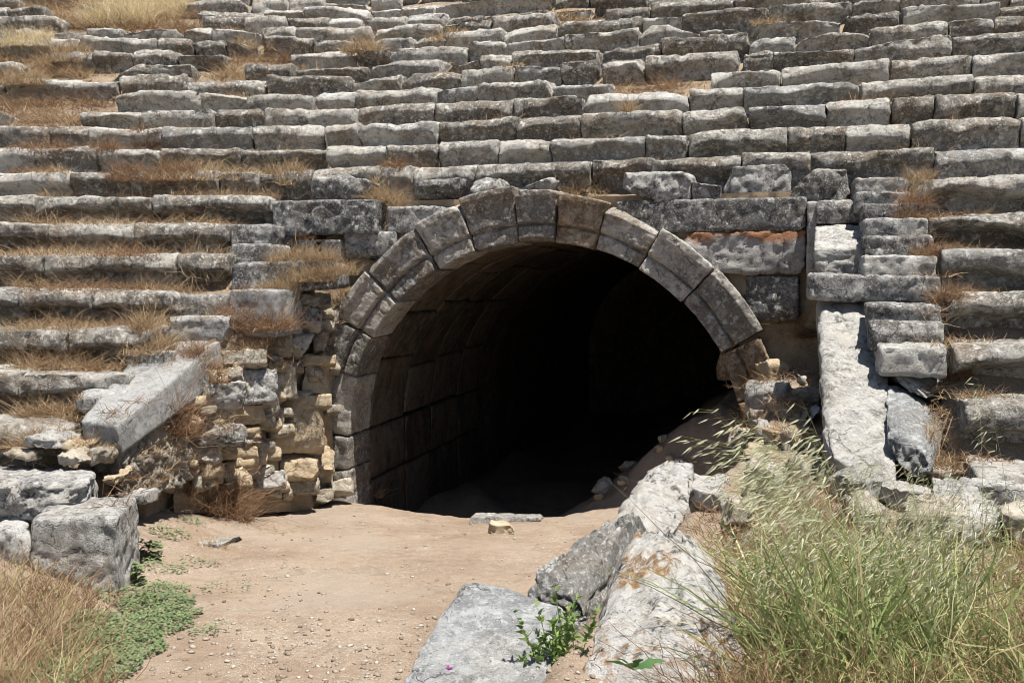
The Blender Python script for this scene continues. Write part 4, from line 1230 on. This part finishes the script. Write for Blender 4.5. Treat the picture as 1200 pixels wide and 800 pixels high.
# wild oats
def oats(roots, height, wind, rg, heads, stems, spike=.032, nsp=(9, 16)):
    for r in roots:
        H = height * rg.uniform(.75, 1.15)
        w = np.array([wind[0] * rg.uniform(.6, 1.3), wind[1] * rg.uniform(.3, 1.3), 0]) + np.append(rg.normal(0, .08, 2), 0)
        ts = np.linspace(0, 1, 9)
        path = np.array([[r[0] + w[0] * H * t ** 2, r[1] + w[1] * H * t ** 2, r[2] + H * (t - .18 * np.hypot(w[0], w[1]) * t ** 3)] for t in ts])
        V = np.zeros((9, 2, 3)); wd = .0032 * (1 - .6 * ts)
        V[:, 0] = path - np.array([1, 0, 0]) * wd[:, None] / 2; V[:, 1] = path + np.array([1, 0, 0]) * wd[:, None] / 2
        q = np.array([[2 * i, 2 * i + 1, 2 * i + 3, 2 * i + 2] for i in range(7)]); t3 = np.array([[14, 15, 16]])
        stems.add(V.reshape(-1, 3)[:17], q, t3)
        for s in range(rg.integers(*nsp)):
            t = rg.uniform(.68, 1.0); i = min(7, int(t * 8)); f = t * 8 - i
            p = path[i] * (1 - f) + path[i + 1] * f
            br = np.array([rg.normal(w[0] * .12, .035), rg.normal(0, .03), rg.uniform(-.03, .03)])
            e = p + br
            # little branch
            sd = np.array([0, 0, .0007])
            stems.add(np.array([p - sd, p + sd, e + sd, e - sd, e + br * .1]), np.array([[0, 1, 2, 3]]), np.array([[2, 3, 4]]))
            d = np.array([w[0] * 1.1 + rg.normal(0, .16) - .2, rg.normal(0, .2), -.38 + rg.normal(0, .2)]); d /= np.linalg.norm(d)
            L = spike * rg.uniform(.75, 1.3); sidev = np.cross(d, [0, 1, 0]); sidev /= max(np.linalg.norm(sidev), 1e-6); nv = np.cross(d, sidev)
            for sv in (sidev, nv * .7 + sidev * .5):
                m1 = e + d * L * .28; m2 = e + d * L * .62; wq = L * .085
                v = np.array([m1 - sv * wq, m1 + sv * wq, m2 + sv * wq * .75, m2 - sv * wq * .75, e, e + d * L * 1.25])
                heads.add(v, np.array([[0, 1, 2, 3]]), np.array([[4, 1, 0], [3, 2, 5]]))
rg = np.random.default_rng(41)
H1, S1 = Plant(), Plant()
roots = np.array([list(W(x, y, Y)) for x, y, Y in zip(rg.uniform(950, 1030, 30), np.full(30, 700), rg.uniform(3.6, 4.3, 30))])
for r in roots: r[2] = (drop(r[0], r[1], 1.0) or Vector((0, 0, 0))).z
oats(roots, 1.08, (-.42, .0), rg, H1, S1, .04, (12, 20))
o_ = thing('wild_oat_clump', 'pale wild oat heads leaning left in front of the dark tunnel', 'wild oats', tuple(roots.mean(0)))
H1.build('oat_heads', M['oat'], o_, tuple(roots.mean(0)))['kind'] = 'stuff'; S1.build('stems', M['oat_stem'], o_, tuple(roots.mean(0)))['kind'] = 'stuff'
H2, S2 = Plant(), Plant()
b = on_bank(110, 890, 1120, 630, 800, rg)
oats(b, .64, (-.22, .0), rg, H2, S2, .032)
b = on_bank(40, 1000, 1150, 700, 800, rg)
oats(b, .55, (-.12, .0), rg, H2, S2, .032)
b = on_bank(36, 1080, 1215, 690, 820, rg)
oats(b, .62, (-.1, .0), rg, H2, S2, .03)
o = H2.build('oat_seed_heads', M['oat']); tag(o, 'pale seed heads of the wild oats spread over the bank', 'wild oats', kind='stuff')
o = S2.build('oat_stalks', M['oat_stem']); tag(o, 'thin green stalks of the wild oats spread over the bank', 'wild oats', kind='stuff')
for (px, py, lab) in [(1185, 700, 'tall single oat stalk in front of the seats at the right edge'),
                      (1150, 690, 'second tall oat stalk, drooping left beside the right edge seats')]:
    h, nr = hit(px, py)
    Hs, Ss = Plant(), Plant()
    oats([np.array(h)], 1.25 if px > 1170 else 1.05, (-.1, 0), rg, Hs, Ss, .035, (10, 14))
    o_ = thing('oat_stalk', lab, 'oat stalk', tuple(h), 'single oat stalks at the right edge')
    Hs.build('oat_heads', M['oat'], o_, tuple(h))['kind'] = 'stuff'; Ss.build('stem', M['oat_stem'], o_, tuple(h))

# ------------------------------------------------------------------ green ground cover at the left, small plants
def leaves(c, r, n, size, rg, P_, height=.06, sq=1.0):
    b = ground_them(scatter_disc(c, r, n, rg, sq), .0)
    b = np.array([q for q in b if on_soil(Vector(q))] or [list(c)]); n = len(b)
    a = rg.uniform(0, 2 * np.pi, n); ti = rg.uniform(-.5, .5, n); s = size * rg.uniform(.6, 1.3, n)
    b[:, 2] += rg.uniform(.004, height, n)
    d = np.stack([np.cos(a), np.sin(a), ti], 1); sd = np.stack([-np.sin(a), np.cos(a), rg.uniform(-.4, .4, n)], 1)
    v = np.stack([b - d * s[:, None] * .5, b + sd * s[:, None] * .32, b + d * s[:, None] * .35 + sd * s[:, None] * .22, b + d * s[:, None] * .6,
                  b + d * s[:, None] * .35 - sd * s[:, None] * .22, b - sd * s[:, None] * .32], 1).reshape(-1, 3)
    o6 = (np.arange(n) * 6)[:, None]
    q = np.concatenate([o6 + np.array([[0, 1, 4, 5]]) , o6 + np.array([[1, 2, 3, 4]])])
    P_.add(v, q, np.zeros((0, 3), int))
rg = np.random.default_rng(77)
Pc = Plant()
for (px, py, rpx, n) in [(150, 735, 60, 1500), (120, 765, 60, 1300), (185, 710, 36, 700), (90, 790, 60, 900), (210, 722, 22, 240), (195, 690, 22, 200), (200, 625, 20, 150),
                         (220, 612, 18, 90), (190, 665, 24, 130), (260, 690, 30, 50), (235, 660, 20, 60), (330, 622, 24, 30), (150, 700, 30, 400), (60, 795, 40, 400), (245, 740, 20, 60)]:
    h, _ = hit(px, py); sc = h.y / FPX
    leaves(h, rpx * sc * 1.25, int(n * 1.7), .023, rg, Pc, .05)
o = Pc.build('ground_cover', M['cover']); tag(o, 'low green creeping leaves on the earth at the lower left', 'ground cover', kind='stuff')
for (px, py, rpx, lab) in [(155, 670, 15, 'small rounded green plant beside the foot of the square cut block'),
                           (178, 655, 12, 'smaller green plant a little up the path from the rounded one')]:
    h, _ = hit(px, py); sc = h.y / FPX
    Pp = Plant(); leaves(h, rpx * sc, 260, .04, rg, Pp, .16)
    o = Pp.build('green_plant', M['cover'], None, tuple(h)); tag(o, lab, 'plant', 'small green plants by the square block')
# leafy shoot between the rocks
h = W(655, 800, 4.15)
sh = thing('leafy_shoot', 'bright green leafy shoot growing between the two nearest boulders', 'plant', tuple(h))
Pst, Plf = Plant(), Plant()
for i in range(15):
    base = np.array(h) + np.array([rg.uniform(-.09, .09), rg.uniform(-.12, .02), -.12])
    L = rg.uniform(.3, .62); w = rg.normal(0, .07); ts = np.linspace(0, 1, 9)
    pth = np.array([base + np.array([w * t * t - .05 * t, -.03 * t, L * t]) for t in ts])
    V = np.zeros((9, 2, 3)); V[:, 0] = pth - [.002, 0, 0]; V[:, 1] = pth + [.002, 0, 0]
    Pst.add(V.reshape(-1, 3)[:17], np.array([[2 * i_, 2 * i_ + 1, 2 * i_ + 3, 2 * i_ + 2] for i_ in range(7)]), np.array([[14, 15, 16]]))
    for j in range(38):
        t = rg.uniform(.25, 1); p = base + np.array([w * t * t - .05 * t, -.03 * t, L * t])
        Plf.add(*blades(p[None], np.array([.05 * (1.25 - .6 * t)]), np.array([.018]), np.array([rg.uniform(.5, 1.2)]), rg, 3, .5))
Pst.build('stem', M['leaf'], sh, tuple(h))['kind'] = 'stuff'; Plf.build('leaves', M['leaf'], sh, tuple(h))['kind'] = 'stuff'
# broad leaved plant at the foot of the white boulder
h = W(742, 790, 3.55)
bl = thing('broad_leaved_plant', 'dark green broad leaved plant at the bottom in front of the white boulder', 'plant', tuple(h))
for (dx, dy, L, wd) in [(-.11, -.02, .13, .035), (.11, 0, .12, .034), (.03, 0, .14, .036), (-.03, -.03, .12, .03), (.06, -.05, .10, .03), (-.06, .02, .12, .03), (.0, -.06, .09, .028)]:
    ts = np.linspace(0, 1, 7); V = []
    for t in ts:
        c = np.array([dx * t * 1.1, dy * t - .02 * t, .02 + L * .8 * (t - .55 * t * t)]) + np.array(h)
        ww = wd * math.sin(math.pi * min(1, t * .92 + .06)) * (1 + .25 * (1 if int(t * 6) % 2 else -1)) * .5
        nrm = np.array([-dy - .3 * (abs(dx) < .05) * 0 + 0.0, dx, 0]); nrm = nrm / max(np.linalg.norm(nrm), 1e-6) if np.linalg.norm(nrm) > .02 else np.array([1., 0, 0])
        nrm = nrm * .6 + np.array([0, 0, .55]) if abs(dx) > .05 else np.array([1., 0, .1])
        V += [c - nrm * ww, c + nrm * ww]
    V = np.array(V)
    Pp = Plant(); Pp.add(V, np.array([[2 * i, 2 * i + 1, 2 * i + 3, 2 * i + 2] for i in range(6)]), np.zeros((0, 3), int))
    Pp.build('leaf', M['thistle'], bl, tuple(h))
# pink flower
h = W(527, 806, 3.7)
fl = thing('pink_flower', 'tiny pink flower at the bottom edge in front of the grey block', 'flower', tuple(h))
Pp = Plant(); Pp.add(*blades(np.repeat(np.array([list(W(526, 784, 3.7))]), 16, 0), .022, .008, rg.uniform(.3, 1.3, 16), rg, 3, .4)); Pp.build('petals', M['petal'], fl, tuple(h))
Pp = Plant(); Pp.add(*blades(np.array([list(W(530, 840, 3.7))] * 3), np.array([.19, .14, .12]), .005, np.array([.04, .2, .25]), rg, 4, .2)); Pp.build('stem', M['leaf'], fl, tuple(h))

# ------------------------------------------------------------------ pebbles on the path
rg = np.random.default_rng(5)
ico = np.array([[0, 0, 1], [.9, 0, .3], [.28, .85, .3], [-.72, .53, .3], [-.72, -.53, .3], [.28, -.85, .3], [.72, .53, -.4], [-.28, .85, -.4], [-.9, 0, -.4], [-.28, -.85, -.4], [.72, -.53, -.4], [0, 0, -.8]])
icf = np.array([[0, 1, 2], [0, 2, 3], [0, 3, 4], [0, 4, 5], [0, 5, 1], [1, 6, 2], [2, 7, 3], [3, 8, 4], [4, 9, 5], [5, 10, 1], [2, 6, 7], [3, 7, 8], [4, 8, 9], [5, 9, 10], [1, 10, 6], [11, 7, 6], [11, 8, 7], [11, 9, 8], [11, 10, 9], [11, 6, 10]])
PV, PF, nb = [], [], 0
for i in range(9000):
    px, py = (rg.uniform(150, 760), 600 + 215 * rg.random() ** .8) if i < 7600 else (rg.uniform(150, 420), rg.uniform(575, 680))
    if vnoise(np.array([[px * .012, py * .02, 3.0]]), 9)[0] < rg.uniform(.1, .75): continue
    h, nr = hit(px, py); g_ = bvh0.ray_cast(CAMV, ray(px, py).normalized())[0]
    if h is None or g_ is None or (g_ - h).length > .02 or nr.z < .8: continue
    s = .003 + .017 * rg.random() ** 7
    a = rg.uniform(0, 6.28)
    v = (ico + rg.normal(0, .12, ico.shape)) * np.array([1.3, .9, .55]) * s
    PV.append(v @ rot_z(a).T + np.array([h.x, h.y, h.z + s * .25])); PF.append(icf + nb); nb += 12
o = link('gravel', mesh_from('gravel', np.concatenate(PV), np.concatenate(PF), M['pebble'], False)); tag(o, 'pale pebbles and gravel strewn over the earth path', 'gravel', kind='stuff')
